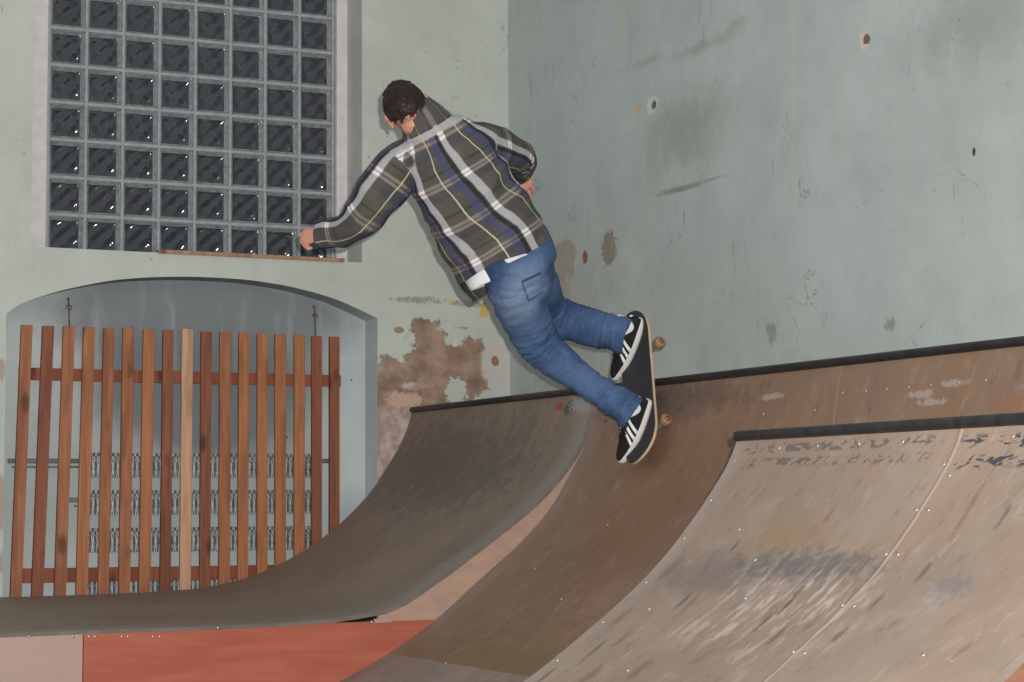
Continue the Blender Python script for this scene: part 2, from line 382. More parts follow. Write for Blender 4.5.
def board_mat(name, c1, c2, ns=(1, 1, 14), grain=.6, rough=.65):
    k = NT(name, rough, .3); v = k.obj
    g = k.noise(k.scale(v, ns), 2.0, 5, .6, dist=.4)
    col = k.mix(k.ramp(g, .3, .7, 0, grain), lin(c1), lin(c2))
    kn = k.ramp(k.noise(v, 3.1, 2), .66, .74)
    col = k.mix(k.math('MULTIPLY', kn, .35), col, tuple(x * .5 for x in lin(c1)))
    k.bump(g, .0012, .4); return k.done(col)
M['red_board'] = board_mat('red_stained_board', (156, 82, 64), (178, 102, 80), (1.2, 1, 9))
M['pale_board'] = board_mat('pale_board', (162, 138, 126), (172, 148, 136), (1, 1, 3))
M['pink_board'] = board_mat('pinkish_plywood', (160, 130, 114), (178, 148, 130), (5, 1, 14))
M['red_brown'] = board_mat('reddish_plywood', (104, 68, 54), (126, 88, 70), (1, 1.2, 14), .9)
M['ply'] = board_mat('raw_plywood', (140, 112, 84), (164, 134, 104), (2, 2, 12))
M['gap'] = plain('sheet_edge', (112, 102, 94), .9)
M['steel'] = plain('black_steel_pipe', (44, 43, 44), .45, .5, .3, .35, 20)
M['screw'] = plain('screw_head', (176, 166, 156), .35, .6, .6, .05)
def slat_mat(name, c1, c2, seed, knots=True):
    k = NT(name, .6, .3); v = k.vmath('ADD', k.obj, (seed * 1.7, seed * .9, seed * 2.3))
    g = k.noise(k.scale(v, (60, 20, 2.2)), 1.0, 5, .65, dist=.8); b = k.noise(k.scale(v, (8, 8, 1.6)), 1.0, 3)
    col = k.mix(k.ramp(g, .3, .7), lin(c1), lin(c2))
    col = k.mix(k.ramp(b, .50, .64, 0, .45), col, tuple(x * .55 for x in lin(c1)))
    if knots:
        kn = k.voro(k.scale(v, (7, 7, 3.0)), 1.0); col = k.mix(k.ramp(kn, .22, .08, 0, .75), col, tuple(x * .28 for x in lin(c1)))
    k.bump(g, .001, .4); return k.done(col)
M['slats'] = [slat_mat('stained_slat_%s' % w, a, b, s) for w, a, b, s in (('orange', (140, 86, 58), (172, 112, 78), 1), ('brown', (116, 68, 50), (148, 90, 64), 2), ('amber', (150, 94, 60), (180, 120, 82), 3))]
M['slat_pale'] = slat_mat('raw_pine_slat', (182, 138, 108), (206, 164, 134), 4)
M['rail'] = slat_mat('stained_rail', (124, 66, 46), (150, 88, 64), 5)
M['frame'] = plain('window_frame_paint', (208, 202, 202), .6, .3, 0, .08, 14)
M['mortar'] = plain('window_mortar', (152, 155, 152), .7, .3, 0, .12, 30)
def glass_mat():
    k = NT('glass_block', .12, .55); k.b.inputs['IOR'].default_value = 1.52
    k.b.inputs['Transmission Weight'].default_value = .3; k.b.inputs['Coat Weight'].default_value = .4
    k.b.inputs['Coat Roughness'].default_value = .04
    n = k.noise(k.obj, 22, 2, .5, dist=1.0)
    col = k.mix(k.ramp(n, .35, .7), lin((58, 61, 68)), lin((66, 69, 77)))
    return k.done(col)
M['glass'] = glass_mat()
M['glass_rim'] = plain('glass_block_rim', (128, 134, 138), .12, .6, 0, .25, 40)
M['fin'] = plain('galvanised_fins', (190, 196, 196), .45, .5, .15, .25, 40)
M['pipe'] = plain('painted_pipe', (118, 122, 122), .6, .4, 0, .2)
M['rust'] = plain('rusty_wire', (104, 84, 70), .8, .2, .2, .3)

# ================================================================== THE SETTING
zf = 0.0                                                   # lower floor; the eye is 1.05 m above it
def Z(z): return z + EYE
TOPZ = 5.2
def struct(name, bm, m, parent=None, smooth=False):
    o = obj(name, bm, m, parent, smooth); o['kind'] = 'structure'; return o
bm = bmesh.new(); add_box(bm, (-9, -12.5, -.12), (.35, .55, 0)); struct('floor', bm, M['floor'])
bm = bmesh.new(); add_box(bm, (0, -12.5, 0), (.35, .55, TOPZ)); struct('wall_right', bm, M['wall_right'])
# back wall with the arched niche and the window opening
arch = [(-2.755, .955), (-2.69, 1.003), (-2.546, 1.062), (-2.399, 1.105), (-2.201, 1.148), (-1.978, 1.172), (-1.766, 1.181), (-1.537, 1.178), (-1.365, 1.163), (-1.216, 1.14), (-1.008, 1.09), (-.783, 1.0)]
AS = [(float(r[0]), float(r[1])) for r in spline(arch, 4)]
WX0, WX1, WZ0, WZ1 = -2.638, -.872, 1.297, 3.42
ND, WD, WT = .18, .245, .5
def arch_z(x):
    for (a, b), (c, d) in zip(AS, AS[1:]):
        if a <= x <= c: return b + (d - b) * (x - a) / (c - a)
    return AS[0][1]
def build_back():
    bm = bmesh.new(); uvs = {}
    def V(x, y, z): return bm.verts.new((x, y, z))
    def quad(*p, mi=0):
        f = bm.faces.new([V(*q) for q in p]); f.material_index = mi
    xs = sorted({a for a, _ in AS} | {WX0, WX1})
    n0, n1 = AS[0][0], AS[-1][0]
    quad((-9, 0, 0), (n0, 0, 0), (n0, 0, TOPZ), (-9, 0, TOPZ)); quad((n1, 0, 0), (0, 0, 0), (0, 0, TOPZ), (n1, 0, TOPZ))
    for a, b in zip(xs, xs[1:]):
        za, zb = Z(arch_z(a)), Z(arch_z(b)); inside = a >= WX0 - 1e-6 and b <= WX1 + 1e-6
        top = Z(WZ0) if inside else TOPZ
        quad((a, 0, za), (b, 0, zb), (b, 0, top), (a, 0, top))
        if inside: quad((a, 0, Z(WZ1)), (b, 0, Z(WZ1)), (b, 0, TOPZ), (a, 0, TOPZ))
        quad((a, 0, za), (b, 0, zb), (b, ND, zb), (a, ND, za), mi=1)        # arch soffit
        quad((a, ND, 0), (b, ND, 0), (b, ND, zb), (a, ND, za), mi=1)        # niche back
    for x in (n0, n1): quad((x, 0, 0), (x, ND, 0), (x, ND, Z(arch_z(x))), (x, 0, Z(arch_z(x))), mi=1)
    w0, w1 = Z(WZ0), Z(WZ1)
    for x in (WX0, WX1): quad((x, 0, w0), (x, WT, w0), (x, WT, w1), (x, 0, w1))
    for z in (w0, w1): quad((WX0, 0, z), (WX1, 0, z), (WX1, WT, z), (WX0, WT, z))
    # outer face
    for (a, b, c, d) in ((-9, WX0, 0, TOPZ), (WX1, 0, 0, TOPZ), (WX0, WX1, 0, w0), (WX0, WX1, w1, TOPZ)):
        quad((a, WT, c), (b, WT, c), (b, WT, d), (a, WT, d))
    quad((-9, 0, 0), (-9, WT, 0), (-9, WT, TOPZ), (-9, 0, TOPZ)); quad((-9, 0, TOPZ), (0, 0, TOPZ), (0, WT, TOPZ), (-9, WT, TOPZ))
    bmesh.ops.remove_doubles(bm, verts=bm.verts[:], dist=1e-5)
    return struct('wall_back', bm, [M['wall_back'], M['niche']])
build_back()

# glass-block window
win = empty('window_1', ((WX0 + WX1) / 2, WD, Z(WZ0))); win['kind'] = 'structure'
PITCH_B = .1945; GX0 = -2.503; NC, NR = 8, 10; GZ0 = WZ0 + .008; GY = WD
def build_window():
    fr = bmesh.new(); wl = GX0 - .012
    add_box(fr, (WX0, GY - .03, Z(WZ0)), (wl, GY + .07, Z(WZ1)), bev=.004)
    gr = GX0 + NC * PITCH_B + .012
    add_box(fr, (gr, GY - .03, Z(WZ0)), (WX1, GY + .07, Z(WZ1)), bev=.004)
    obj('window_frame', fr, M['frame'], win, False)
    mo = bmesh.new(); g = bmesh.new()
    for c in range(NC + 1):
        x = GX0 + c * PITCH_B; add_box(mo, (x - .008, GY - .004, Z(GZ0)), (x + .008, GY + .06, Z(WZ1)), bev=.002)
    for r in range(NR + 1):
        z = Z(GZ0) + r * PITCH_B; z = min(z, Z(WZ1) - .01)
        add_box(mo, (GX0 - .008, GY - .003, z - .008), (gr - .012, GY + .059, z + .008), bev=.002)
    obj('mortar_grid', mo, M['mortar'], win, False)
    N_ = 22
    for c in range(NC):
        for r in range(NR):
            x0 = GX0 + c * PITCH_B + .008; z0_ = Z(GZ0) + r * PITCH_B + .008; w = PITCH_B - .016
            if z0_ + w > Z(WZ1): continue
            ph = c * 3.7 + r * 1.3
            G = []
            for i in range(N_ + 1):
                row = []
                for j in range(N_ + 1):
                    s, t = i / N_, j / N_; e = min(s, 1 - s, t, 1 - t)
                    rim = min(1, e / .09); y = GY + .004 + .026 * (1 - (1 - rim) ** 2)
                    if rim >= 1:
                        fade = min(1, (e - .09) / .1)
                        wv = noise.noise(Vector((s * 3.1 + c * .13, t * 3.1 + r * .21, 3.3))) * .007 + 0.0082 * math.sin(s * 9.5 + c * .25 + .8 * math.sin(t * 5)) * math.sin(t * 9.5 + r * .22 + .7 * math.sin(s * 6))
                        y += fade * wv
                    row.append(g.verts.new((x0 + s * w, y, z0_ + t * w)))
                G.append(row)
            for i in range(N_):
                for j in range(N_):
                    f = g.faces.new((G[i][j], G[i + 1][j], G[i + 1][j + 1], G[i][j + 1])); s, t = (i + .5) / N_, (j + .5) / N_
                    f.material_index = 1 if min(s, 1 - s, t, 1 - t) < .085 else 0
            # back and sides of the hollow block
            b = [g.verts.new((x0 + a * w, GY + .055, z0_ + d * w)) for a, d in ((0, 0), (1, 0), (1, 1), (0, 1))]
            g.faces.new(b).material_index = 0
            for k, edge in enumerate(([G[i][0] for i in range(N_ + 1)], [G[N_][j] for j in range(N_ + 1)], [G[i][N_] for i in range(N_, -1, -1)], [G[0][j] for j in range(N_, -1, -1)])):
                g.faces.new([b[k], b[(k + 1) % 4]] + edge[::-1]).material_index = 1
    obj('glass_blocks', g, [M['glass'], M['glass_rim']], win, True)
build_window()
# strip of wood lying on the window ledge
bm = bmesh.new(); add_box(bm, (hit(158, 250, 1, 0).x, -.012, Z(WZ0) - .004), (hit(344, 260, 1, 0).x, .05, Z(WZ0) + .016), bev=.003)
tag(obj('wooden_batten', bm, slat_mat('ledge_batten', (150, 112, 88), (178, 140, 114), 7), None, False), 'thin light brown wooden batten lying along the ledge under the glass block window', 'batten')

# ================================================================== RAMPS
def resample(pts, n):
    P = [np.array(p) for p in spline([np.array(p) for p in pts], 12)]
    d = [0.0]
    for a, b in zip(P, P[1:]): d.append(d[-1] + float(np.linalg.norm(b - a)))
    out = []
    for i in range(n + 1):
        s = d[-1] * i / n; j = max(0, min(len(d) - 2, next((k for k in range(len(d) - 1) if d[k + 1] >= s - 1e-9), len(d) - 2)))
        t = (s - d[j]) / max(1e-9, d[j + 1] - d[j]); q = P[j] * (1 - t) + P[j + 1] * t
        out.append((float(q[0]), float(q[1]), s))
    return out
def surface(profA, ya, profB, yb, th=.02, n=60, m=14, matfn=None, u0=0.0):
    """sheet lofted between the profile at ya (far) and yb (near)"""
    A, B = resample(profA, n), resample(profB, n); bm = bmesh.new(); uv = bm.loops.layers.uv.new('UVMap')
    top, bot, coord = [], [], {}
    for j in range(m + 1):
        t = j / m; y = ya + (yb - ya) * t; rt, rb = [], []
        row = [(a[0] * (1 - t) + b[0] * t, a[1] * (1 - t) + b[1] * t, a[2] * (1 - t) + b[2] * t) for a, b in zip(A, B)]
        for i, (x, z, s) in enumerate(row):
            p, q = row[max(i - 1, 0)], row[min(i + 1, n)]; tx, tz = q[0] - p[0], q[1] - p[1]; L = math.hypot(tx, tz)
            nx, nz = tz / L, -tx / L
            v = bm.verts.new((x, y, Z(z))); w = bm.verts.new((x - nx * th * -1 if False else x - (nx) * -th * -1, y, Z(z) - abs(nz) * th))
            coord[v] = coord[w] = (u0 + abs(y - ya), s); rt.append(v); rb.append(w)
        top.append(rt); bot.append(rb)
    def F(vs, mi=0):
        f = bm.faces.new(vs); f.material_index = mi
        for l in f.loops: l[uv].uv = coord[l.vert]
    for j in range(m):
        for i in range(n):
            F((top[j][i], top[j + 1][i], top[j + 1][i + 1], top[j][i + 1]), matfn(top[j][i].co) if matfn else 0)
            F((bot[j][i], bot[j][i + 1], bot[j + 1][i + 1], bot[j + 1][i]))
    E1 = 1 if not matfn else 2
    for i in range(n):
        F((top[0][i], top[0][i + 1], bot[0][i + 1], bot[0][i]), E1); F((top[m][i + 1], top[m][i], bot[m][i], bot[m][i + 1]), E1)
    for j in range(m):
        F((top[j + 1][0], top[j][0], bot[j][0], bot[j + 1][0]), E1); F((top[j][n], top[j + 1][n], bot[j + 1][n], bot[j][n]), E1)
    return bm, A, B
def side_panel(prof, y0, y1, zb, zt=None, x0=None, x1=None, drop=.02, n=50):
    """vertical board in the plane of a ramp's side, top edge following the curve (minus the sheet)"""
    P = [(x, z - drop) for x, z, _ in resample(prof, n)]
    if x0 is not None:
        Q = []
        for p, q in zip(P, P[1:]):
            for xe in (x0, x1):
                if min(p[0], q[0]) < xe < max(p[0], q[0]): Q.append((xe, p[1] + (q[1] - p[1]) * (xe - p[0]) / (q[0] - p[0])))
        P = sorted([p for p in P if x1 <= p[0] <= x0] + Q, reverse=True)
    bm = bmesh.new(); rows = []
    for x, z in P:
        t = z if zt is None else min(z, zt); zb_ = zb(x) if callable(zb) else zb
        rows.append([bm.verts.new((x, y, Z(k))) for y in (y0, y1) for k in (t, min(zb_, t - .0005))])
    for a, b in zip(rows, rows[1:]):
        bm.faces.new((a[0], b[0], b[1], a[1])); bm.faces.new((a[2], a[3], b[3], b[2]))
        bm.faces.new((a[0], a[2], b[2], b[0])); bm.faces.new((a[1], b[1], b[3], a[3]))
    bm.faces.new((rows[0][0], rows[0][1], rows[0][3], rows[0][2])); bm.faces.new((rows[-1][0], rows[-1][2], rows[-1][3], rows[-1][1]))
    return bm
FL = -EYE
CX, CZ = -.585, .512
P_far = [(-.585, .505), (-.607, .431), (-.654, .324), (-.723, .216), (-.815, .084), (-.928, -.032), (-1.051, -.136), (-1.218, -.244), (-1.436, -.343), (-1.597, -.386), (-1.756, -.413), (-2.016, -.428), (-2.372, -.434), (-3.2, -.437), (-4.6, -.437)]
YL = -2.1
def pp(L, Y): return [(hit(x, y, 1, Y).x, hit(x, y, 1, Y).z - EYE) for x, y in L]
P_near = [(-.585, .505), (-.607, .40)] + pp([(580, 446), (559, 477), (538, 500), (510, 524), (480, 547), (450, 570), (430, 584), (410, 598), (390, 608), (350, 616), (300, 622), (200, 627), (100, 630), (0, 634)], YL) + [(-4.6, -.49)]
P_mid = [(-.585, .505), (-.607, .40)] + pp([(584, 445), (568, 477), (551, 507), (522, 541), (480, 579), (441, 615), (410, 639), (381, 658), (340, 681)], YL) + [(-2.0, -.805), (-2.3, -.895), (-2.7, -.965), (-3.2, -.995), (-4.4, -1.0)]
P_rt = [(-1.585, .195), (-1.62, .12), (-1.70, .01), (-1.78, -.085), (-1.86, -.17), (-1.975, -.27), (-2.105, -.365), (-2.25, -.465), (-2.5, -.615), (-2.8, -.755), (-3.2, -.89), (-3.7, -.975), (-4.1, -1.0)]
YR0, YR1 = -4.93, -6.78
def coping(root, x, z, y0, y1, r=.03, name='coping'):
    bm = bmesh.new(); add_cyl(bm, (x, y0, Z(z)), (x, y1, Z(z)), r, 20, bev=.003); return obj(name, bm, M['steel'], root)
def screws(root, pts):
    """screw heads sitting on the sheet; pts = (position, normal)"""
    proto = None
    for p, nrm in pts:
        if proto is None:
            bm = bmesh.new(); add_cyl(bm, (0, 0, -.001), (0, 0, .0025), .0075, 10, r2=.005)
            o = obj('screw', bm, M['screw'], root, local=True); proto = o
        else: o = proto.copy(); C.objects.link(o); o.parent = root
        o.location = Vector(p) - root.location; o.rotation_euler = Vector(nrm).to_track_quat('Z', 'Y').to_euler()
def on_prof(prof, s, y, k=.3):
    R = resample(prof, 80); i = max(1, min(79, next((j for j in range(81) if R[j][2] >= s), 79)))
    a, b = R[i - 1], R[i + 1]; tx, tz = b[0] - a[0], b[1] - a[1]; L = math.hypot(tx, tz); nr = Vector((tz / L, 0, -tx / L))
    if nr.x > 0: nr = -nr
    return Vector((R[i][0], y, Z(R[i][1]))), nr
# --- far left ramp with the raised flat
ql = empty('quarter_pipe_ramp', (CX, YL / 2, Z(FL)))
tag(ql, 'brown curved ramp against the back wall, flowing into a raised flat with red side boards', 'skate ramp')
bm, _, _ = surface(P_far, -.004, P_near, YL, .018); sharp(obj('riding_surface', bm, [M['ramp_left'], M['gap']], ql))
coping(ql, CX, CZ, -.004, YL + .82 + .001, .016)
bm = bmesh.new(); add_box(bm, (CX + .01, YL, Z(CZ) - .035), (-.003, -.004, Z(CZ) - .008)); obj('platform', bm, M['ply'], ql, False)
ZR = -.486
bm = side_panel(P_near, YL + .02, YL + .001, ZR - .001, None, -.6, -1.62); tag(obj('side_panel', bm, M['pink_board'], ql, False), 'pinkish plywood side panel under the curve')
seamx = hit(83, 640, 1, YL).x
bm = side_panel(P_near, YL + .022, YL - .003, FL + .002, ZR, -.9, seamx + .002, .014); tag(obj('side_panel', bm, M['red_board'], ql, False), 'red stained side panel')
bm = side_panel(P_near, YL + .022, YL - .003, FL + .002, ZR, seamx - .002, -4.6, .014); tag(obj('side_panel', bm, M['pale_board'], ql, False), 'unpainted pale side panel')
bm = bmesh.new()
for a, b, c in ((374, 391, .012),):
    pa, pb = hit(a, 613, 1, YL), hit(b, 613, 1, YL); add_box(bm, (pa.x, YL - .006, Z(ZR) - .006), (pb.x, YL + .01, Z(ZR) + c), bev=.002)
tag(obj('shim', bm, M['pale_board'], ql, False), 'pale wooden shims')
sp = []
for x in (29, 73, 89, 95, 122, 128, 153, 160): sp.append((hit(x, 636.5, 1, YL - .003), (0, -1, 0)))
for x, y in ((218, 628), (372, 622), (500, 510)): 
    if y > 600: sp.append((hit(x, y, 1, YL - .003), (0, -1, 0)))
screws(ql, sp)
# --- middle ramp
qm = empty('quarter_pipe_ramp', (CX, -4.8, Z(FL)))
tag(qm, 'tall brown curved ramp under the skateboard, along the right wall below the long black coping', 'skate ramp')
XS = -1.55
bm, _, _ = surface(P_mid, YL - .004, P_mid, -8.6, .018, 80, 30, matfn=lambda c: 1 if c.x < XS else 0)
sharp(obj('riding_surface', bm, [M['ramp_mid'], M['ramp_low'], M['gap']], qm))
coping(qm, CX, CZ, YL + .82 - .001, -8.6, .0165)
bm = bmesh.new(); add_box(bm, (CX + .01, -8.6, Z(CZ) - .035), (-.003, YL - .003, Z(CZ) - .008)); obj('platform', bm, M['ply'], qm, False)
bm = side_panel(P_mid, -8.58, -8.6, FL + .001); obj('side_panel', bm, M['ply'], qm, False)
sp = []
for x, y in ((867, 374), (888, 375), (910, 371), (932, 369), (960, 367), (987, 364), (844, 372)):
    # heads along the top edge under the coping
    c = hit(x, y, 0, -.60); sp.append(on_prof(P_mid, .1, c.y))
for s, y in ((.45, -3.95), (.85, -3.9), (1.1, -3.0), (.12, -3.9), (.62, -2.75), (.9, -2.5), (1.5, -2.7), (1.75, -3.3), (.14, -3.55), (.3, -3.72)): sp.append(on_prof(P_mid, s, y))
screws(qm, sp)
# --- lower right ramp module standing on the middle one
qr = empty('quarter_pipe_ramp', (-1.6, (YR0 + YR1) / 2, Z(FL)))
tag(qr, 'lower scuffed pale brown ramp in the right foreground with its own short dark coping', 'skate ramp')
bm, _, _ = surface(P_rt, YR0, P_rt, YR1, .02); sharp(obj('riding_surface', bm, [M['ramp_right'], M['gap']], qr))
coping(qr, -1.583, .203, YR0 + .005, YR1, .0165)
bm = bmesh.new(); add_box(bm, (-1.57, YR1, Z(.155)), (-.80, YR0, Z(.185)), bev=.002); obj('platform', bm, M['ply'], qr, False)
R_mid = resample(P_mid, 60)
def mid_z(x):
    for a, b in zip(R_mid, R_mid[1:]):
        if b[0] <= x <= a[0]: return a[1] + (b[1] - a[1]) * (x - a[0]) / (b[0] - a[0]) + .004
    return -.99
for y0, y1 in ((YR0 - .001, YR0 - .02), (YR1 + .02, YR1 + .001)):
    bm = side_panel(P_rt, y0, y1, mid_z); obj('side_panel', bm, M['red_brown'], qr, False)
bm = bmesh.new()                                           # board closing the side behind the coping, cut to the ramp below
for y0, y1 in ((YR1 + .02, YR1 + .001),):
    pts = [(-1.57, .154), (-.80, .154)] + [(x, z + .01) for x, z, _ in R_mid if -1.57 < x < -.80]
    fa = [bm.verts.new((x, y0, Z(z))) for x, z in pts]; fb = [bm.verts.new((x, y1, Z(z))) for x, z in pts]
    bm.faces.new(fa); bm.faces.new(fb[::-1])
    for i in range(len(pts)): j = (i + 1) % len(pts); bm.faces.new((fa[i], fb[i], fb[j], fa[j]))
obj('back_panel', bm, M['red_brown'], qr, False)
sp = []
for s in (.06, .2, .34, .52, .7, .9, 1.05, 1.25): sp.append(on_prof(P_rt, s, YR0 - .03)); sp.append(on_prof(P_rt, s + .03, YR0 - 1.07)); sp.append(on_prof(P_rt, s + .05, YR0 - 1.12))
for y in (.25, .45, .65, .85, 1.3, 1.5): sp.append(on_prof(P_rt, .035, YR0 - y))
for s, y in ((.4, .5), (.55, .62), (.9, .45), (.7, 1.55), (.95, 1.6), (1.2, 1.62), (1.1, .9), (.62, .2), (.3, .3), (1.35, .35)): sp.append(on_prof(P_rt, s, YR0 - y))
screws(qr, sp)

# ================================================================== SLATTED SCREEN IN THE NICHE
scr = empty('slatted_screen', (-1.8, .06, Z(-.43)))
tag(scr, 'screen of upright reddish-brown wooden slats standing in the arched niche', 'wooden screen')
slat_px = [(26.7, 16.5), (48, 38), (68.8, 60.5), (89, 82), (108.7, 103.3), (128.3, 124.3), (148.8, 144.5), (168, 165), (187.3, 185), (206, 204.5), (225, 224), (243.6, 242.5), (262, 261.7), (280, 280), (299, 299), (316.5, 316.2), (334, 334)]
SY = .05; zt0, zt1 = hit(27, 325, 1, SY).z, hit(334, 337, 1, SY).z
def slat_top(i): return [325, 326, 326.5, 327.3, 328, 328.2, 329.3, 330.3, 329, 331.8, 332, 332.5, 333.5, 334.5, 335, 336.3, 336.8][i]
mi = [0, 1, 0, 2, 0, 0, 2, 1, 9, 1, 0, 2, 2, 0, 2, 1, 1]
for i, (xt, xb) in enumerate(slat_px):
    a = hit(xt, slat_top(i), 1, SY); b = hit(xb, 570, 1, SY); w = .0285 * rng.uniform(.96, 1.04)
    bm = bmesh.new(); zb = Z(-.46)
    sl = (b.x - a.x) / (b.z - a.z); xb_ = a.x + sl * (zb - a.z)
    tilt = rng.uniform(-.002, .002)
    vs = []
    for y in (SY - .012, SY + .010):
        for (x, z) in ((a.x - w, a.z), (a.x + w, a.z + tilt), (xb_ + w, zb), (xb_ - w, zb)): vs.append(bm.verts.new((x, y, z)))
    for q in ((0, 1, 2, 3), (7, 6, 5, 4), (0, 4, 5, 1), (1, 5, 6, 2), (2, 6, 7, 3), (3, 7, 4, 0)): bm.faces.new([vs[j] for j in q])
    bmesh.ops.bevel(bm, geom=bm.edges[:], offset=.002, segments=1, affect='EDGES')
    o = obj('slat', bm, M['slat_pale'] if mi[i] == 9 else M['slats'][mi[i]], scr, False)
    if mi[i] == 9: tag(o, 'pale unstained slat')
for (x0, y0), (x1, y1), h in (((19, 373.5), (341, 381), .062), ((12, 576), (330, 571), .072)):
    a, b = hit(x0, y0, 1, SY + .02), hit(x1, y1, 1, SY + .02); bm = bmesh.new()
    Mx = Matrix.Translation(a) @ Vector(b - a).to_track_quat('X', 'Z').to_matrix().to_4x4()
    add_box(bm, (0, .0, -h / 2), ((b - a).length, .022, h / 2), Mx, .003)
    for v in bm.verts: v.co.y = min(max(v.co.y, SY + .0105), SY + .034)
    obj('rail', bm, M['rail'], scr, False)

# finned heating pipes behind the screen
rd = empty('finned_radiator', (-1.7, .13, Z(-.43)))
tag(rd, 'grey finned heating pipes in stacked rows behind the wooden slats', 'radiator')
RY = .122
for k, zc in enumerate((.213, .023, -.167, -.36)):
    xa, xb = hit(91, 465, 1, RY).x, hit(313, 465, 1, RY).x
    pb = bmesh.new(); add_cyl(pb, (xa - .03, RY, Z(zc) + .03), (xb + .03, RY, Z(zc) + .03), .017, 14)
    add_cyl(pb, (xa - .03, RY, Z(zc) - .035), (xb + .03, RY, Z(zc) - .035), .017, 14)
    pipe = obj('heating_pipe', pb, M['pipe'], rd)
    fb = bmesh.new(); x = xa; i = 0
    while x < xb:
        # wavy pressed fins: a narrow crimped top over a taller folded leaf
        z_ = Z(zc) - (.02 if k == 3 else 0)
        n_ = 8
        for (zl, zh, dx, yy) in ((.028, .062, .011, .030), (-.062, .028, .0045, .024)):
            prev = None
            for j in range(n_ + 1):
                t = j / n_; zz = z_ + zl + (zh - zl) * t; off = dx * math.sin(t * PI * (2 if zl > 0 else 1) + (i % 2) * PI)
                ring = [fb.verts.new((x + off + sx, RY + sy, zz)) for sx, sy in ((-.0022, -yy), (.0022, -yy), (.0022, yy), (-.0022, yy))]
                if prev:
                    for q in range(4): fb.faces.new((prev[q], prev[(q + 1) % 4], ring[(q + 1) % 4], ring[q]))
                else: fb.faces.new(ring[::-1])
                prev = ring
            fb.faces.new(prev)
        x += .0125; i += 1
    tag(obj('fins', fb, M['fin'], pipe, False), kind='stuff')
bm = bmesh.new()
for (x0, x1, y) in ((8, 92, 461), (70, 92, 500)):
    bm = bmesh.new(); a, b = hit(x0, y, 1, .15), hit(x1, y, 1, .15); add_cyl(bm, a, b, .012, 10); add_cyl(bm, a + Vector((.02, 0, -.03)), b + Vector((0, 0, -.03)), .005, 8); add_box(bm, (b.x - .03, .138, b.z - .036), (b.x - .012, .162, b.z + .014), bev=.003); obj('supply_pipe', bm, M['pipe'], rd)

bm = bmesh.new(); a, b = hit(312, 461, 1, .15), hit(331, 461, 1, .15); add_cyl(bm, a, b, .012, 10); obj('supply_pipe', bm, M['pipe'], rd)

# two rusty hooks with wire above the screen
for nm, (x, y0, y1), lb in (('wall_hook', (68.5, 299, 328), 'rusty wire hook hanging in the niche above the third slat from the left'), ('wall_hook', (314.5, 307, 337), 'rusty wire hook hanging in the niche above the second slat from the right')):
    bm = bmesh.new(); a, b = hit(x, y0, 1, ND - .012), hit(x + 1, y1, 1, ND - .012)
    add_cyl(bm, a, b, .0035, 8); add_cyl(bm, a + Vector((0, 0, .0)), a + Vector((0, .014, .004)), .006, 8)
    p = a.lerp(b, .3)
    for j in range(10):
        t0, t1 = j / 10 * 1.7 * PI, (j + 1) / 10 * 1.7 * PI
        add_cyl(bm, p + Vector((math.sin(t0) * .013, -.004, -math.cos(t0) * .013)), p + Vector((math.sin(t1) * .013, -.004, -math.cos(t1) * .013)), .0028, 6)
    tag(obj(nm, bm, M['rust']), lb, 'hook')
# ================================================================== SKATEBOARD
Nb = vd(-.85, -.32, -.42).normalized(); Lb = vd(0, -.77, .64); Lb = (Lb - Nb * Lb.dot(Nb)).normalized(); Tb = Nb.cross(Lb).normalized()
if Tb.dot(vd(-.53, .54, .65)) < 0: Tb = -Tb
BC = at(643, 389, 8.74) + Nb * .016
Mb = Matrix((Lb, Nb.cross(Lb), Nb)).transposed().to_4x4(); Mb.translation = BC
sk = empty('skateboard', M=Mb)
tag(sk, 'black-gripped skateboard with tan wheels tilted on the top of the ramp under both shoes', 'skateboard')
M['grip'] = plain('grip_tape', (62, 62, 66), .95, .15, 0, .18, 60)
M['deck'] = board_mat('deck_plywood', (188, 160, 132), (206, 180, 152), (2, 2, 30))
M['truck'] = plain('cast_metal', (150, 152, 154), .4, .5, .6, .1)
M['wheel'] = plain('dirty_urethane', (150, 112, 86), .55, .4, 0, .12, 30)
M['bearing'] = plain('bearing', (90, 70, 60), .5, .5, .4, .1)
BL, BW = .388, .104
def deck_z(x, y):
    e = max(0, abs(x) - .245); kick = e * e / (e + .05) * .36
    return kick + .012 * (min(1, abs(y) / BW)) ** 2 * (1 if abs(x) < .28 else max(0, 1 - (abs(x) - .28) / .1))
def deck_w(x):
    a = abs(x); 
    return BW if a < .27 else BW * math.sqrt(max(0.0, 1 - ((a - .27) / (BL - .27)) ** 2.3))
def slab(z0_, z1_, shrink, nx=48, ny=12):
    bm = bmesh.new(); T, B = [], []
    for i in range(nx + 1):
        s = math.sin((i / nx - .5) * PI); x = s * (BL - shrink); w = max(.004, deck_w(s * BL) - shrink)
        T.append([bm.verts.new((x, w * (2 * j / ny - 1), deck_z(x, w * (2 * j / ny - 1)) + z1_)) for j in range(ny + 1)])
        B.append([bm.verts.new((x, w * (2 * j / ny - 1), deck_z(x, w * (2 * j / ny - 1)) + z0_)) for j in range(ny + 1)])
    for i in range(nx):
        for j in range(ny):
            bm.faces.new((T[i][j], T[i + 1][j], T[i + 1][j + 1], T[i][j + 1])); bm.faces.new((B[i][j], B[i][j + 1], B[i + 1][j + 1], B[i + 1][j]))
        for j, s in ((0, 0), (ny, 1)): bm.faces.new((T[i][j], B[i][j], B[i + 1][j], T[i + 1][j]))
    for j in range(ny):
        for i in (0, nx): bm.faces.new((T[i][j], T[i][j + 1], B[i][j + 1], B[i][j]))
    return bm
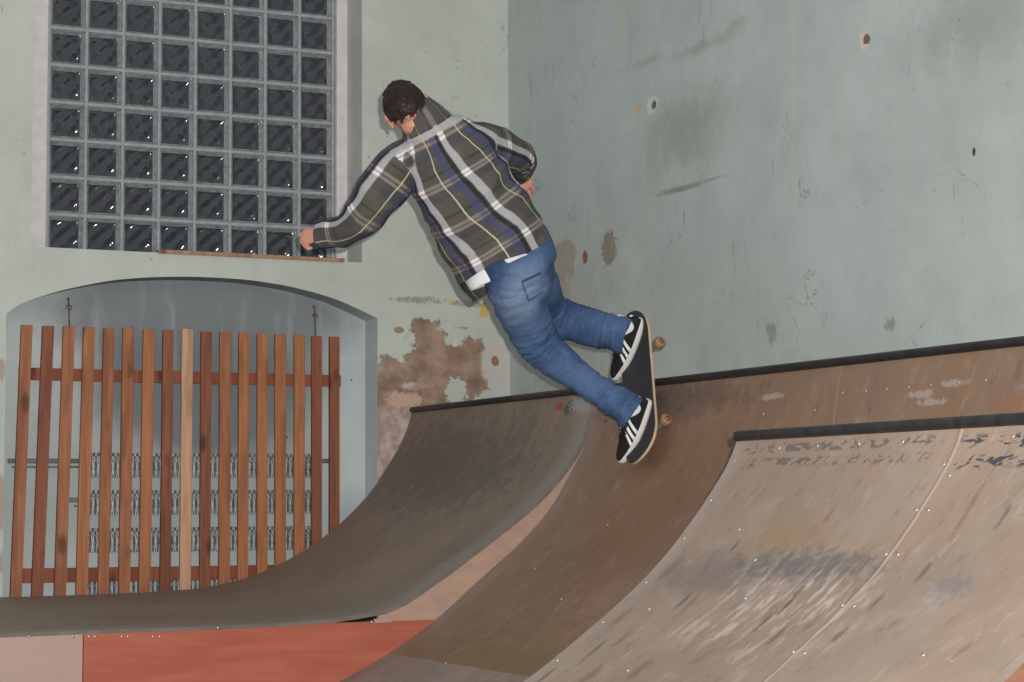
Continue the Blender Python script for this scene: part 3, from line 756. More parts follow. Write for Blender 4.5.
sharp(obj('deck', slab(-.0115, 0, 0), M['deck'], sk, True, True)); sharp(obj('grip_tape', slab(.0001, .0014, .0015), M['grip'], sk, True, True))
for sx in (-1, 1):
    bm = bmesh.new(); x = sx * .205
    add_box(bm, (x - .038, -.026, -.026), (x + .038, .026, -.0118), bev=.003)
    add_cyl(bm, (x + sx * .01, 0, -.024), (x - sx * .004, 0, -.052), .013, 14, r2=.016)
    add_loft(bm, [((x, -.068, -.055), (1, 0, 0), .008, .008), ((x, -.03, -.055), (1, 0, 0), .012, .011), ((x, 0, -.052), (1, 0, 0), .017, .015), ((x, .03, -.055), (1, 0, 0), .012, .011), ((x, .068, -.055), (1, 0, 0), .008, .008)], 12, 3)
    add_cyl(bm, (x, -.106, -.055), (x, .106, -.055), .0042, 10)
    tr = obj('truck', bm, M['truck'], sk, True, True)
    for sy in (-1, 1):
        bm = bmesh.new(); add_cyl(bm, (x, sy * .072, -.055), (x, sy * .103, -.055), .0265, 24, bev=.007)
        wh = obj('wheel', bm, M['wheel'], sk, True, True)
        bm = bmesh.new(); add_cyl(bm, (x, sy * .1032, -.055), (x, sy * .1045, -.055), .010, 14); obj('bearing', bm, M['bearing'], wh, True, True)

# ================================================================== PERSON
pr = empty('person', at(522, 268, 8.46))
tag(pr, 'person seen from behind in plaid shirt and blue jeans, leaning left on the skateboard', 'person')
M['skin'] = plain('skin', (196, 138, 122), .5, .4, 0, .07, 30)
M['skin'].node_tree.nodes['Principled BSDF'].inputs['Subsurface Weight'].default_value = .08
M['skin'].node_tree.nodes['Principled BSDF'].inputs['Subsurface Scale'].default_value = .01
def W(x, y, d): return at(x, y, d)
LATs = vd(.97, -.25, .22)           # across the shoulders, towards his right
torso = [  # x, y, depth, lateral(x,y,z), half width, half depth   (shirt)
    (509, 268, 8.46, (.88, -.46, .25), .200, .150), (497, 247, 8.45, (.89, -.43, .25), .203, .148), (484, 224, 8.43, (.92, -.38, .25), .200, .142), (470, 199, 8.40, (.95, -.31, .24), .192, .135),
    (457, 177, 8.38, (.97, -.25, .22), .188, .128), (447, 158, 8.36, (.97, -.24, .22), .178, .115), (438, 141, 8.34, (.97, -.25, .22), .150, .092), (431, 128, 8.33, (.97, -.28, .2), .092, .072), (426, 119, 8.32, (.95, -.3, .2), .066, .062)]
armL = [(410, 160, 8.34, .074), (400, 166, 8.33, .086), (384, 188, 8.33, .083), (365, 213, 8.36, .078), (350, 226, 8.40, .066), (337, 232, 8.45, .054), (322, 234, 8.49, .044)]
armR = [(474, 142, 8.38, .070), (484, 144, 8.42, .076), (503, 150, 8.52, .068), (519, 157, 8.62, .060), (518, 164, 8.70, .056), (517, 168, 8.77, .050), (516, 170.5, 8.82, .044)]
legL = [(517, 262, 8.47, .112), (511, 280, 8.47, .112), (521, 308, 8.54, .100), (533, 334, 8.61, .088), (545, 351, 8.645, .078), (562, 364, 8.64, .069), (588, 383, 8.61, .060), (610, 397, 8.58, .059), (632, 412, 8.565, .066)]
legR = [(527, 258, 8.50, .108), (530, 271, 8.56, .100), (537, 290, 8.72, .096), (545, 310, 8.88, .092), (556, 317, 8.93, .084), (575, 322, 8.92, .077), (600, 330, 8.87, .073), (626, 337, 8.835, .072)]
def limb(bm, L, k=1.0, add=0.0, sub=5, n=24, side=None):
    add_loft(bm, [(W(x, y, d), side or vd(0, 0, 1), r * k + add, r * k + add) for x, y, d, r in L], n, sub)
# ---- head frame
Hup = vd(-.46, -.88, -.05).normalized(); Hf = vd(.02, .10, .98); Hf = (Hf - Hup * Hf.dot(Hup)).normalized(); Hr = Hf.cross(Hup).normalized()
HC = W(408, 111.5, 8.30); HK = .94
def hp(r, u, f): return HC + (Hr * r + Hup * u + Hf * f) * HK
def head_shape(d):
    k = 1.0
    if d.z < 0: k *= 1 - .10 * (-d.z) ** 1.5 * (1 if d.y < 0 else .2)     # narrower under the back of the skull
    return k
def build_body():
    bm = bmesh.new()
    # torso, pelvis, neck
    add_loft(bm, [(W(x, y, d), vd(*l), a * (.8 if i > 2 else .52), b * (.8 if i > 2 else .52)) for i, (x, y, d, l, a, b) in enumerate(torso)], 28, 4)
    add_loft(bm, [(W(429, 127, 8.34), LATs, .060, .052), (W(421, 120, 8.335), LATs, .054, .050), (hp(0, -.075, -.016), Hr, .052, .050), (hp(0, -.02, -.01), Hr, .056, .058)], 22, 4)
    limb(bm, [(x, y, d, min(r * .68, .056)) for x, y, d, r in armL]); limb(bm, [(x, y, d, min(r * .68, .052)) for x, y, d, r in armR])
    ankL, ankR = (630, 409, 8.58), (622, 329, 8.86)
    limb(bm, [(x, y, d, r * (.78 if i < 6 else .60)) for i, (x, y, d, r) in enumerate(legL[:-1])] + [ankL + (.026,)]); limb(bm, [(x, y, d, r * (.76 if i < 5 else .50)) for i, (x, y, d, r) in enumerate(legR[:-1])] + [ankR + (.026,)])
    for L in (ankL, ankR):                                  # feet inside the shoes
        a = W(*L); toe = (Tb - Lb * .75).normalized(); hh = (a - BC).dot(Nb); print('ankle height', hh); add_loft(bm, [(a, Lb, .022, .024), (a + toe * .005 - Nb * (hh - .055), Lb, .024, .028), (a + toe * .09 - Nb * (hh - .030), Lb, .026, .010)], 16, 3)
    # head: skull, face, jaw, nose, lips, ears
    add_ell(bm, hp(0, .022, -.012), Hr * .073, Hf * .092, Hup * .094, 22, head_shape)
    add_ell(bm, hp(0, -.035, .030), Hr * .058, Hf * .056, Hup * .072, 16)
    add_ell(bm, hp(0, -.088, .050), Hr * .032, Hf * .030, Hup * .022, 12)
    add_loft(bm, [(hp(0, .012, .088), Hr, .009, .007), (hp(0, -.012, .098), Hr, .011, .010), (hp(0, -.030, .103), Hr, .016, .011)], 12, 4)
    add_ell(bm, hp(0, -.056, .087), Hr * .024, Hf * .007, Hup * .005, 10); add_ell(bm, hp(0, -.067, .085), Hr * .021, Hf * .008, Hup * .006, 10)
    add_ell(bm, hp(0, .022, .083), Hr * .050, Hf * .010, Hup * .009, 10)
    for s in (-1, 1):
        add_loft(bm, [(hp(s * .070, .020, .004), Hf, .020, .010), (hp(s * .090, .010, -.004), Hf, .024, .006), (hp(s * .101, .006, -.012), Hf, .019, .0045)], 16, 4)
        add_ell(bm, hp(s * .088, -.010, -.002), Hr * .010, Hf * .014, Hup * .026, 12); add_ell(bm, hp(s * .095, .016, -.008), Hr * .009, Hf * .020, Hup * .018, 12)
    # hands
    def hand(wrist, down, palm_n, across, curl, sc=1.0, thumb=1, spread=.0):
        """down: wrist->knuckles, palm_n: out of the palm, across: index->little finger"""
        down, across = down.normalized(), across.normalized(); palm_n = palm_n.normalized()
        k = sc
        add_loft(bm, [(wrist - down * .03, across, .027 * k, .021 * k), (wrist, across, .027 * k, .019 * k), (wrist + down * .035 * k, across, .036 * k, .017 * k), (wrist + down * .082 * k, across, .040 * k, .014 * k)], 18, 4)
        for i, (ln, off) in enumerate(((.072, -.029), (.080, -.0095), (.075, .0105), (.060, .030))):
            base = wrist + down * (.080 - .004 * abs(i - 1)) * k + across * off * k * 1.12; dr = (down + across * (off * spread * 20)).normalized(); p = base; keys = [(p - dr * .012 * k, across, .0088 * k, .009 * k)]
            ang = 0
            for seg, (f, c) in enumerate(((.45, curl[0]), (.30, curl[1]), (.25, curl[2]))):
                ang += c + .06 * (i - 1); q = p + (dr * math.cos(ang) + palm_n * math.sin(ang)) * ln * f * k
                keys.append((p.lerp(q, .15), across, .0083 * k, .0084 * k)); keys.append((p.lerp(q, .85), across, (.0084 - seg * .0006) * k, (.0082 - seg * .0006) * k)); p = q
            keys.append((p, across, .0066 * k, .0062 * k)); add_loft(bm, keys, 10, 2)
        b = wrist + down * .022 * k - across * .024 * thumb * k; t1 = b + (down * .75 - across * thumb * .55 + palm_n * .45).normalized() * .042 * k
        t2 = t1 + (down * .9 - across * thumb * .1 + palm_n * .45).normalized() * .032 * k; t3 = t2 + (down * .85 + across * thumb * .25 + palm_n * .4).normalized() * .024 * k
        add_loft(bm, [(b, palm_n, .014 * k, .014 * k), (t1, palm_n, .0110 * k, .0105 * k), (t2, palm_n, .0098 * k, .0092 * k), (t3, palm_n, .0070 * k, .0065 * k)], 12, 4)
    hand(W(321, 233.5, 8.50), vd(-.82, .12, .45), vd(-.1, .8, .5), vd(.25, .75, -.5), (.95, 1.25, .8), .95, 1)
    hand(W(517, 171.5, 8.83), vd(.40, .86, .20), vd(-.3, .15, .9), vd(.86, -.42, .15), (.12, .32, .25), .95, -1, .12)
    me = remesh(bm, .0034, 2)
    return me
body = obj('body', build_body(), M['skin'], pr)
# eyes, brows
for s in (-1, 1):
    bm = bmesh.new(); add_ell(bm, hp(s * .030, .004, .0745), Hr * .012, Hf * .012, Hup * .009, 10); obj('eye', bm, plain('eye', (225, 220, 215), .2, .6, 0, .02), pr)
# ---- hair
def hair_r(d):
    # d in head axes (right, forward, up): cover crown, back and sides, clear of the face and the nape
    cover = -d.y * .9 + d.z * .95
    edge = noise.noise(Vector((d.x * 7, d.y * 7, d.z * 3))) * .16
    low = d.z + .52 + .10 * math.sin(d.x * 9) + edge
    m = min(max((cover + .10 + edge) / .18, 0), 1) * min(max(low / .16, 0), 1)
    n = noise.noise(d * 3.1) * .035 + noise.noise(Vector((d.x * 22, d.y * 22, d.z * 6))) * .035
    return .90 + m * (.235 + n)
bm = bmesh.new(); add_ell(bm, hp(0, .022, -.012), Hr * .074, Hf * .093, Hup * .095, 48, lambda d: hair_r(d) * head_shape(d))
hk = NT('dark_brown_hair', .55, .35)
hn = hk.noise(hk.scale(hk.obj, (160, 160, 50)), 1.0, 3, .6)
hk.bump(hn, .002, .9); M['hair'] = hk.done(hk.mix(hk.ramp(hn, .35, .7), lin((28, 20, 19)), lin((54, 36, 32))))
hair = obj('hair', bm, M['hair'], pr)
tf = bmesh.new()
for i in range(520):                                        # short tufts giving the crop its rough outline
    for _ in range(20):
        d = Vector((rng.gauss(0, 1), rng.gauss(0, 1), rng.gauss(0, 1))).normalized()
        if hair_r(d) > 1.08: break
    else: continue
    R = Vector((.074, .093, .095)); k = hair_r(d) * head_shape(d) * .985
    p = hp(0, .022, -.012) + Hr * (d.x * R.x * k) + Hf * (d.y * R.y * k) + Hup * (d.z * R.z * k)
    nrm = (Hr * d.x / R.x + Hf * d.y / R.y + Hup * d.z / R.z).normalized()
    flow = (-Hup * .9 - Hf * .3 + Hr * rng.uniform(-.5, .5)); flow = (flow - nrm * flow.dot(nrm))
    if d.z > .6: flow = (Hf * rng.uniform(-.4, 1) + Hr * rng.uniform(-.8, .8)); flow = flow - nrm * flow.dot(nrm)
    flow = flow.normalized(); ln = rng.uniform(.012, .022); sd = nrm.cross(flow)
    add_loft(tf, [(p, sd, .0035, .002), (p + flow * ln * .5 + nrm * .0035, sd, .003, .0018), (p + flow * ln + nrm * .003, sd, .0008, .0006)], 5, 1)
tag(obj('hair_tufts', tf, M['hair'], hair), kind='stuff')

# ---- cloth folds
def tidy(bm, it=8):
    """even out cut cloth edges"""
    lo = [v for v in bm.verts if not v.link_faces]; bmesh.ops.delete(bm, geom=lo, context='VERTS')
    for _ in range(it):
        new = {}
        for v in bm.verts:
            nb = [e.other_vert(v) for e in v.link_edges if e.is_boundary]
            if len(nb) == 2: new[v] = v.co * .4 + (nb[0].co + nb[1].co) * .3
        for v, c in new.items(): v.co = c
def shell(bm, th):
    """give cloth its thickness, inwards"""
    tidy(bm); bm.normal_update()
    uvl = bm.loops.layers.uv.active; F0 = bm.faces[:]; bd = [(e.verts[0], e.verts[1], e.link_loops[0]) for e in bm.edges if e.is_boundary]
    inner = {v: bm.verts.new(v.co - v.normal * th) for v in bm.verts[:]}
    for f in F0:
        g = bm.faces.new([inner[v] for v in reversed(f.verts)])
        if uvl:
            m_ = {l.vert: l[uvl].uv.copy() for l in f.loops}
            for l, v in zip(g.loops, reversed(f.verts)): l[uvl].uv = m_[v]
    for a, b, lp in bd:
        if lp.vert is not b: a, b = b, a
        try: g = bm.faces.new((a, b, inner[b], inner[a]))
        except ValueError: continue
        if uvl:
            for l in g.loops: l[uvl].uv = lp[uvl].uv
def folds(p, ax, k1, k2, amp, seed=0):
    """creases running across ax"""
    a = p.dot(ax); q = p - ax * a
    n = noise.noise(Vector((q.x * k2 + seed, q.y * k2, q.z * k2)) + ax * (a * k1))
    return amp * (1 - 2.2 * abs(n))
def near_axis(L):
    S = spline([list(W(*k[:3])) + [i] for i, k in enumerate(L)], 6); pts = [Vector(s[:3]) for s in S]; ds = [0]
    for a, b in zip(pts, pts[1:]): ds.append(ds[-1] + (b - a).length)
    return pts, ds
def project(p, ax):
    pts, ds = ax; best = None
    for i in range(len(pts) - 1):
        a, b = pts[i], pts[i + 1]; ab = b - a; t = max(0, min(1, (p - a).dot(ab) / ab.length_squared)); c = a + ab * t; d = (p - c).length
        if best is None or d < best[0]: best = (d, ds[i] + (ds[i + 1] - ds[i]) * t, c, ab.normalized(), i + t)
    return best
# ---- shirt
def build_shirt():
    bm = bmesh.new()
    add_loft(bm, [(W(x, y, d), vd(*l), a, b) for x, y, d, l, a, b in torso], 32, 5)
    limb(bm, armL, 1, 0, 6); limb(bm, armR, 1, 0, 6)
    # collar
    add_loft(bm, [(W(430, 132, 8.335), LATs, .105, .082), (W(423, 121, 8.318), LATs, .088, .080), (W(418, 114.5, 8.308), LATs, .076, .078)], 24, 3)
    # open front edge hanging lower on the left
    add_loft(bm, [(W(452, 232, 8.50), vd(.6, .2, .8), .055, .022), (W(461, 262, 8.52), vd(.6, .2, .8), .055, .02), (W(467, 277, 8.53), vd(.7, .1, .7), .050, .014)], 16, 4)
    me = remesh(bm, .0062, 5)
    axT = near_axis(torso[::-1]); axL = near_axis(armL); axR = near_axis(armR)
    ad = vd(.56, .83, 0).normalized()
    def wr(p):
        n = folds(p, vd(.8, .5, .2).normalized(), 8, 3.2, .013, 3) + folds(p, vd(-.3, .9, .2).normalized(), 13, 5, .0075, 9) + noise.noise(p * 5) * .010
        return n
    displace(me, wr)
    # cut cuffs and hem, hollow them out
    h0 = W(512, 259, 8.46)
    bm = bmesh.new(); bm.from_mesh(me)
    up_ = vd(.42, .91, 0).normalized()
    # hem: everything past the tilted plane goes, except the hanging left flap
    lo = W(471, 273, 8.46)
    kill = []
    for f in bm.faces:
        c = f.calc_center_median(); s = (c - h0).dot(up_)
        lat_ = (c - h0).dot(vd(.86, -.5, 0).normalized()); lim = .008 * math.sin(lat_ * 20) + (.085 * min(1, max(0, (-.125 - lat_) / .03)) if (c - h0).dot(FW) > -.045 else 0)
        if s > lim: kill.append(f)
    bmesh.ops.delete(bm, geom=kill, context='FACES'); bm.to_mesh(me); bm.free()
    for L in (armL, armR):
        a, b = W(*L[-1][:3]), W(*L[-2][:3]); t = (a - b).normalized()
        bm = bmesh.new(); bm.from_mesh(me); kill = []
        for f in bm.faces:
            c = f.calc_center_median()
            if (c - a).length < .12 and (c - a).dot(t) > .002: kill.append(f)
        bmesh.ops.delete(bm, geom=kill, context='FACES'); bm.to_mesh(me); bm.free()
    # plaid coordinates in metres: around and along torso or sleeve
    bm = bmesh.new(); bm.from_mesh(me); uv = bm.loops.layers.uv.new('UVMap'); cache = {}
    bmesh.ops.recalc_face_normals(bm, faces=bm.faces[:])
    rs = {'L': armL, 'R': armR}
    LAT = vd(.94, -.30, .22).normalized()
    def coords(which, p):
        d, s, c, t, i = project(p, {'T': axT, 'L': axL, 'R': axR}[which]); q = p - c
        if which == 'T':
            u_ = (LAT - t * LAT.dot(t)).normalized(); w_ = t.cross(u_)
            if w_.dot(FW) > 0: w_ = -w_
            an = math.atan2(q.dot(u_) / .19, q.dot(w_) / .13); f = min(1, s / .55)
            if abs(an) > 1.4 and False: pass
            return (an * .155 - .075 * f * f, s)
        ref = -UP if which == 'L' else -UP
        w_ = (-FW + t * FW.dot(t)).normalized(); u_ = t.cross(w_)
        if u_.dot(UP) < 0: u_ = -u_
        an = math.atan2(q.dot(u_), q.dot(w_)); return ((.212 - an * .075) if which == 'L' else (an * .075 + .155), s + .3)
    for f in bm.faces:
        c = f.calc_center_median(); dT = project(c, axT)[0]
        dL, sL = project(c, axL)[:2]; dR, sR = project(c, axR)[:2]
        which = 'T'
        if sL > .045 and dL < .115 and (dL < .102 or dT > .2) and (c - W(400, 162, 8.33)).dot(vd(-.75, .35, 0)) > -.02: which = 'L'
        elif sR > .04 and dR < .1 and (c - W(488, 145, 8.42)).dot(vd(.9, .2, 0)) > -.01 and (dT > .165): which = 'R'
        for l in f.loops:
            k = (l.vert.index, which)
            if k not in cache: cache[k] = coords(which, l.vert.co)
            l[uv].uv = cache[k]
    shell(bm, .004)
    bm.to_mesh(me); bm.free(); return me
def plaid():
    k = NT('plaid_flannel', .9, .15); X = k.xyz(k.uv); u, v = X[0], X[1]
    wob = k.math('MULTIPLY', k.math('SUBTRACT', k.noise(k.uv, 7, 3), .5), .012)
    u = k.math('ADD', u, wob); v = k.math('ADD', v, wob)
    def stripe(c, period, ctr, hw, soft=.003):
        m = k.math('SUBTRACT', c, ctr - period / 2); m = k.math('FLOORED_MODULO', m, period); m = k.math('ABSOLUTE', k.math('SUBTRACT', m, period / 2))
        return k.ramp(m, hw + soft, hw - soft)
    P = .170
    col = k.mix(k.ramp(k.noise(k.uv, 9, 3), .3, .7), lin((76, 74, 67)), lin((92, 89, 82)))
    # across bands
    col = k.mix(k.math('MULTIPLY', stripe(v, P, .115, .020), .3), col, lin((52, 54, 74)))
    col = k.mix(k.math('MULTIPLY', stripe(v, P, .030, .0045), .5), col, lin((48, 46, 46)))
    col = k.mix(k.math('MULTIPLY', stripe(v, P, .070, .006), .6), col, lin((150, 138, 132)))
    col = k.mix(k.math('MULTIPLY', stripe(v, P, .088, .006), .6), col, lin((150, 138, 132)))
    # along bands
    cm = k.ramp(v, .022, .034, .3, 1.0)
    col = k.mix(k.math('MULTIPLY', k.math('MULTIPLY', stripe(u, P, -.047, .011, .005), .5), cm), col, lin((60, 70, 118)))
    col = k.mix(k.math('MULTIPLY', k.math('MULTIPLY', stripe(u, P, -.025, .0075), .8), cm), col, lin((36, 36, 42)))
    col = k.mix(k.math('MULTIPLY', k.math('MULTIPLY', stripe(u, P, 0, .0135), .8), cm), col, lin((176, 174, 178)))
    col = k.mix(k.math('MULTIPLY', k.math('MULTIPLY', stripe(u, P, 0, .0135), k.math('MAXIMUM', stripe(v, P, .07, .006), stripe(v, P, .088, .006))), .9), col, lin((226, 222, 216)))
    col = k.mix(k.math('MULTIPLY', stripe(u, P, .085, .0022, .001), k.math('MULTIPLY', cm, .85)), col, lin((196, 194, 168)))
    # bright band over the yoke
    y = k.ramp(k.math('ABSOLUTE', k.math('SUBTRACT', v, .052)), .020, .014); y = k.math('MULTIPLY', y, k.ramp(v, .29, .28))
    col = k.mix(k.math('MULTIPLY', y, .8), col, lin((176, 174, 174)))
    fine = k.noise(k.uv, 260, 2, .6); col = k.mix(k.ramp(fine, .4, .6, 0, .12), col, (0, 0, 0))
    k.bump(k.math('ADD', k.math('MULTIPLY', fine, .15), k.noise(k.uv, 16, 5)), .010, .6)
    return k.done(col)
M['plaid'] = plaid()
shirt = obj('shirt', build_shirt(), M['plaid'], pr); tag(shirt, 'grey green plaid shirt with white and blue stripes')
# ---- white t-shirt showing at hem
M['white'] = plain('white_cotton', (226, 226, 230), .85, .2, 0, .04)
def build_tee():
    bm = bmesh.new()
    T = [(W(x, y, d), vd(*l), a * .93, b * .90) for x, y, d, l, a, b in torso[:6]]
    T = [(W(517, 279, 8.47), vd(.88, -.46, .25), .178, .136)] + T
    add_loft(bm, T, 32, 5, caps=False)
    add_loft(bm, [(W(465, 256, 8.42), vd(.8, -.5, .2), .026, .009), (W(471, 267, 8.39), vd(.8, -.5, .2), .036, .008), (W(475, 276, 8.39), vd(.8, -.5, .2), .024, .006)], 14, 3)
    me = remesh(bm, .006, 3); displace(me, lambda p: folds(p, vd(.8, .5, .2).normalized(), 9, 4, .003, 5))
    bm = bmesh.new(); bm.from_mesh(me)
    h0 = W(512, 259, 8.46); up_ = vd(.42, .91, 0).normalized(); kill = []
    for f in bm.faces:
        c = f.calc_center_median(); s = (c - h0).dot(up_); lat_ = (c - h0).dot(vd(.86, -.5, 0).normalized())
        if s > (.014 if lat_ > -.03 else (-.03 if lat_ > -.12 else .05)): kill.append(f)
    bmesh.ops.delete(bm, geom=kill, context='FACES'); bmesh.ops.recalc_face_normals(bm, faces=bm.faces[:])
    shell(bm, .003)
    bm.to_mesh(me); bm.free(); return me
obj('white_undershirt', build_tee(), M['white'], pr)
# ---- jeans
def build_jeans():
    bm = bmesh.new()
    limb(bm, legL, 1, 0, 6); limb(bm, legR, 1, 0, 6)
    add_loft(bm, [(W(507, 244, 8.45), vd(.9, -.42, .25), .165, .112), (W(516, 257, 8.46), vd(.9, -.45, .25), .166, .124), (W(519, 270, 8.48), vd(.9, -.45, .3), .155, .122), (W(525, 281, 8.51), vd(.9, -.4, .35), .125, .110)], 28, 4)
    me = remesh(bm, .006, 5)
    bend = [(W(545, 350, 8.64), .14), (W(618, 404, 8.56), .13), (W(552, 316, 8.92), .13), (W(612, 335, 8.84), .12), (W(520, 285, 8.48), .10)]
    aL, aR = near_axis(legL), near_axis(legR)
    def wr(p):
        dl, dr = project(p, aL), project(p, aR); t = (dl if dl[0] < dr[0] else dr)[3]
        g = max(math.exp(-((p - c).length / r) ** 2) for c, r in bend)
        return folds(p, t, 22, 6, .011, 2) * g + folds(p, (t + RT * .5).normalized(), 10, 5, .0055, 7) + noise.noise(p * 6) * .006
    displace(me, wr)
    for L in (legL, legR):
        a, b = W(*L[-1][:3]), W(*L[-2][:3]); t = (a - b).normalized()
        bm = bmesh.new(); bm.from_mesh(me)
        kill = [f for f in bm.faces if (f.calc_center_median() - a).length < .13 and (f.calc_center_median() - a).dot(t) > .012]
        bmesh.ops.delete(bm, geom=kill, context='FACES'); bmesh.ops.recalc_face_normals(bm, faces=bm.faces[:]); bm.to_mesh(me); bm.free()
    return me
def denim():
    k = NT('blue_denim', .85, .2); v = k.obj
    n = k.noise(v, 6, 5, .6); f = k.noise(k.scale(v, (300, 300, 90)), 1, 2, .6)
    col = k.mix(k.ramp(n, .32, .68), lin((52, 74, 108)), lin((80, 103, 138)))
    col = k.mix(k.blob(v, W(522, 292, 8.40), (.09, .20, .12), .3, 8, .6), col, lin((116, 134, 160)))
    col = k.mix(k.ramp(k.noise(v, 26, 3, .6), .55, .72, 0, .35), col, lin((108, 126, 156)))
    col = k.mix(k.ramp(f, .4, .65, 0, .25), col, lin((36, 56, 92)))
    k.bump(k.math('ADD', k.noise(v, 30, 4), k.math('MULTIPLY', f, .2)), .003, .5)
    return k.done(col)
M['denim'] = denim(); M['seam'] = plain('denim_seam', (56, 76, 108), .85, .2, 0, .2, 60)
jm = build_jeans(); 
bmj = bmesh.new(); bmj.from_mesh(jm); treeJ = BVHTree.FromBMesh(bmj); bmj.free()
bmj = bmesh.new(); bmj.from_mesh(jm); shell(bmj, .004); bmj.to_mesh(jm); bmj.free(); jeans = obj('jeans', jm, M['denim'], pr)
# back pockets and seams laid on the cloth
def on_cloth(tree, x, y, off):
    d = ray(x, y).normalized(); h = tree.ray_cast(CAM, d)
    return None if h[0] is None else h[0] - d * off
def lay_patch(name, tree, quad_px, off, th, mat, parent, nx=10, ny=10, lab=None):
    bm = bmesh.new(); G = []
    for i in range(nx + 1):
        row = []
        for j in range(ny + 1):
            s, t = i / nx, j / ny; a = [quad_px[0][k] * (1 - s) + quad_px[1][k] * s for k in (0, 1)]; b = [quad_px[3][k] * (1 - s) + quad_px[2][k] * s for k in (0, 1)]
            p = on_cloth(tree, a[0] * (1 - t) + b[0] * t, a[1] * (1 - t) + b[1] * t, off); row.append(p)
        G.append(row)
    V = [[(bm.verts.new(p), bm.verts.new(p + FW * th)) if p else None for p in r] for r in G]
    for i in range(nx):
        for j in range(ny):
            q = [V[i][j], V[i + 1][j], V[i + 1][j + 1], V[i][j + 1]]
            if all(q): bm.faces.new([w_[0] for w_ in q]); bm.faces.new([w_[1] for w_ in q][::-1])
    bmesh.ops.remove_doubles(bm, verts=bm.verts[:], dist=1e-6)
    ed = [e for e in bm.edges if len(e.link_faces) == 1]
    bmesh.ops.bridge_loops(bm, edges=ed) if ed else None
    return obj(name, bm, mat, parent)
try:
    lay_patch('back_pocket', treeJ, ((522, 281), (541, 272), (543, 292), (529, 301)), .0035, .004, M['denim'], jeans)
    lay_patch('pocket_seam', treeJ, ((528, 300.5), (542.5, 291.5), (543, 292.8), (528.5, 301.8)), .006, .003, M['seam'], jeans, 8, 1)
    lay_patch('pocket_seam', treeJ, ((522, 283), (523, 282.7), (529.2, 300.5), (528.2, 301)), .006, .003, M['seam'], jeans, 2, 6)
    lay_patch('pocket_hem', treeJ, ((521.5, 280.5), (541, 271.5), (541.3, 274), (522.3, 283.2)), .0055, .003, M['seam'], jeans, 10, 2)
except Exception as e: print('pocket', e)

# ---- shoes
M['suede'] = plain('black_suede', (30, 29, 31), .8, .25, 0, .25, 50)
M['sole'] = plain('white_rubber', (206, 202, 196), .6, .4, 0, .06, 40)
M['stripe'] = plain('white_leather', (228, 228, 226), .5, .4, 0, .03)
M['sole_edge'] = plain('grey_rubber', (150, 146, 140), .6, .3)
def build_shoe(ankle, lat_out):
    """ankle: centre of the ankle; toe along Tb, up along Nb, sides along Lb"""
    Y = (Nb.cross(Tb)).normalized()
    # rest the sole on the deck
    base = ankle - Nb * ((ankle - BC).dot(Nb) - .0016) ; toe_dir = (Tb * 1.0 + lat_out * .75 * Lb).normalized(); org = base - toe_dir * .066; Yd = Nb.cross(toe_dir).normalized()
    # keep the sole on the curved deck
    def Pt(x, y, z): return org + toe_dir * x + Yd * y + Nb * z
    L = .292
    def hw(t): return .050 * (max(0.0, math.sin(PI * min(1, max(0, t)) ** .86)) ** .36) * (.80 + .26 * math.sin(PI * min(1, max(0, (t - .18) / .9))))
    def top(t):
        K = [(0, .064), (.06, .079), (.2, .079), (.36, .082), (.5, .075), (.65, .058), (.8, .049), (.92, .041), (1, .026)]
        for (a, b), (c, d) in zip(K, K[1:]):
            if a <= t <= c: s = (t - a) / (c - a); s = s * s * (3 - 2 * s); return b + (d - b) * s
        return .026
    def skin_pt(t, an, o=0.0):
        w_, h_ = hw(t) * .94 + o, top(t) + o; c, s = math.cos(an), math.sin(an)
        y = w_ * math.copysign(abs(c) ** .75, c); z = .018 + (h_ - .018) * max(0, s) ** .8
        narrow = 1 - .24 * (max(0, s) ** 2) * (1 if t < .55 else .55)
        return Pt(t * L, y * narrow, z)
    sh = empty('shoe', org); return sh, Pt, L, hw, top, skin_pt
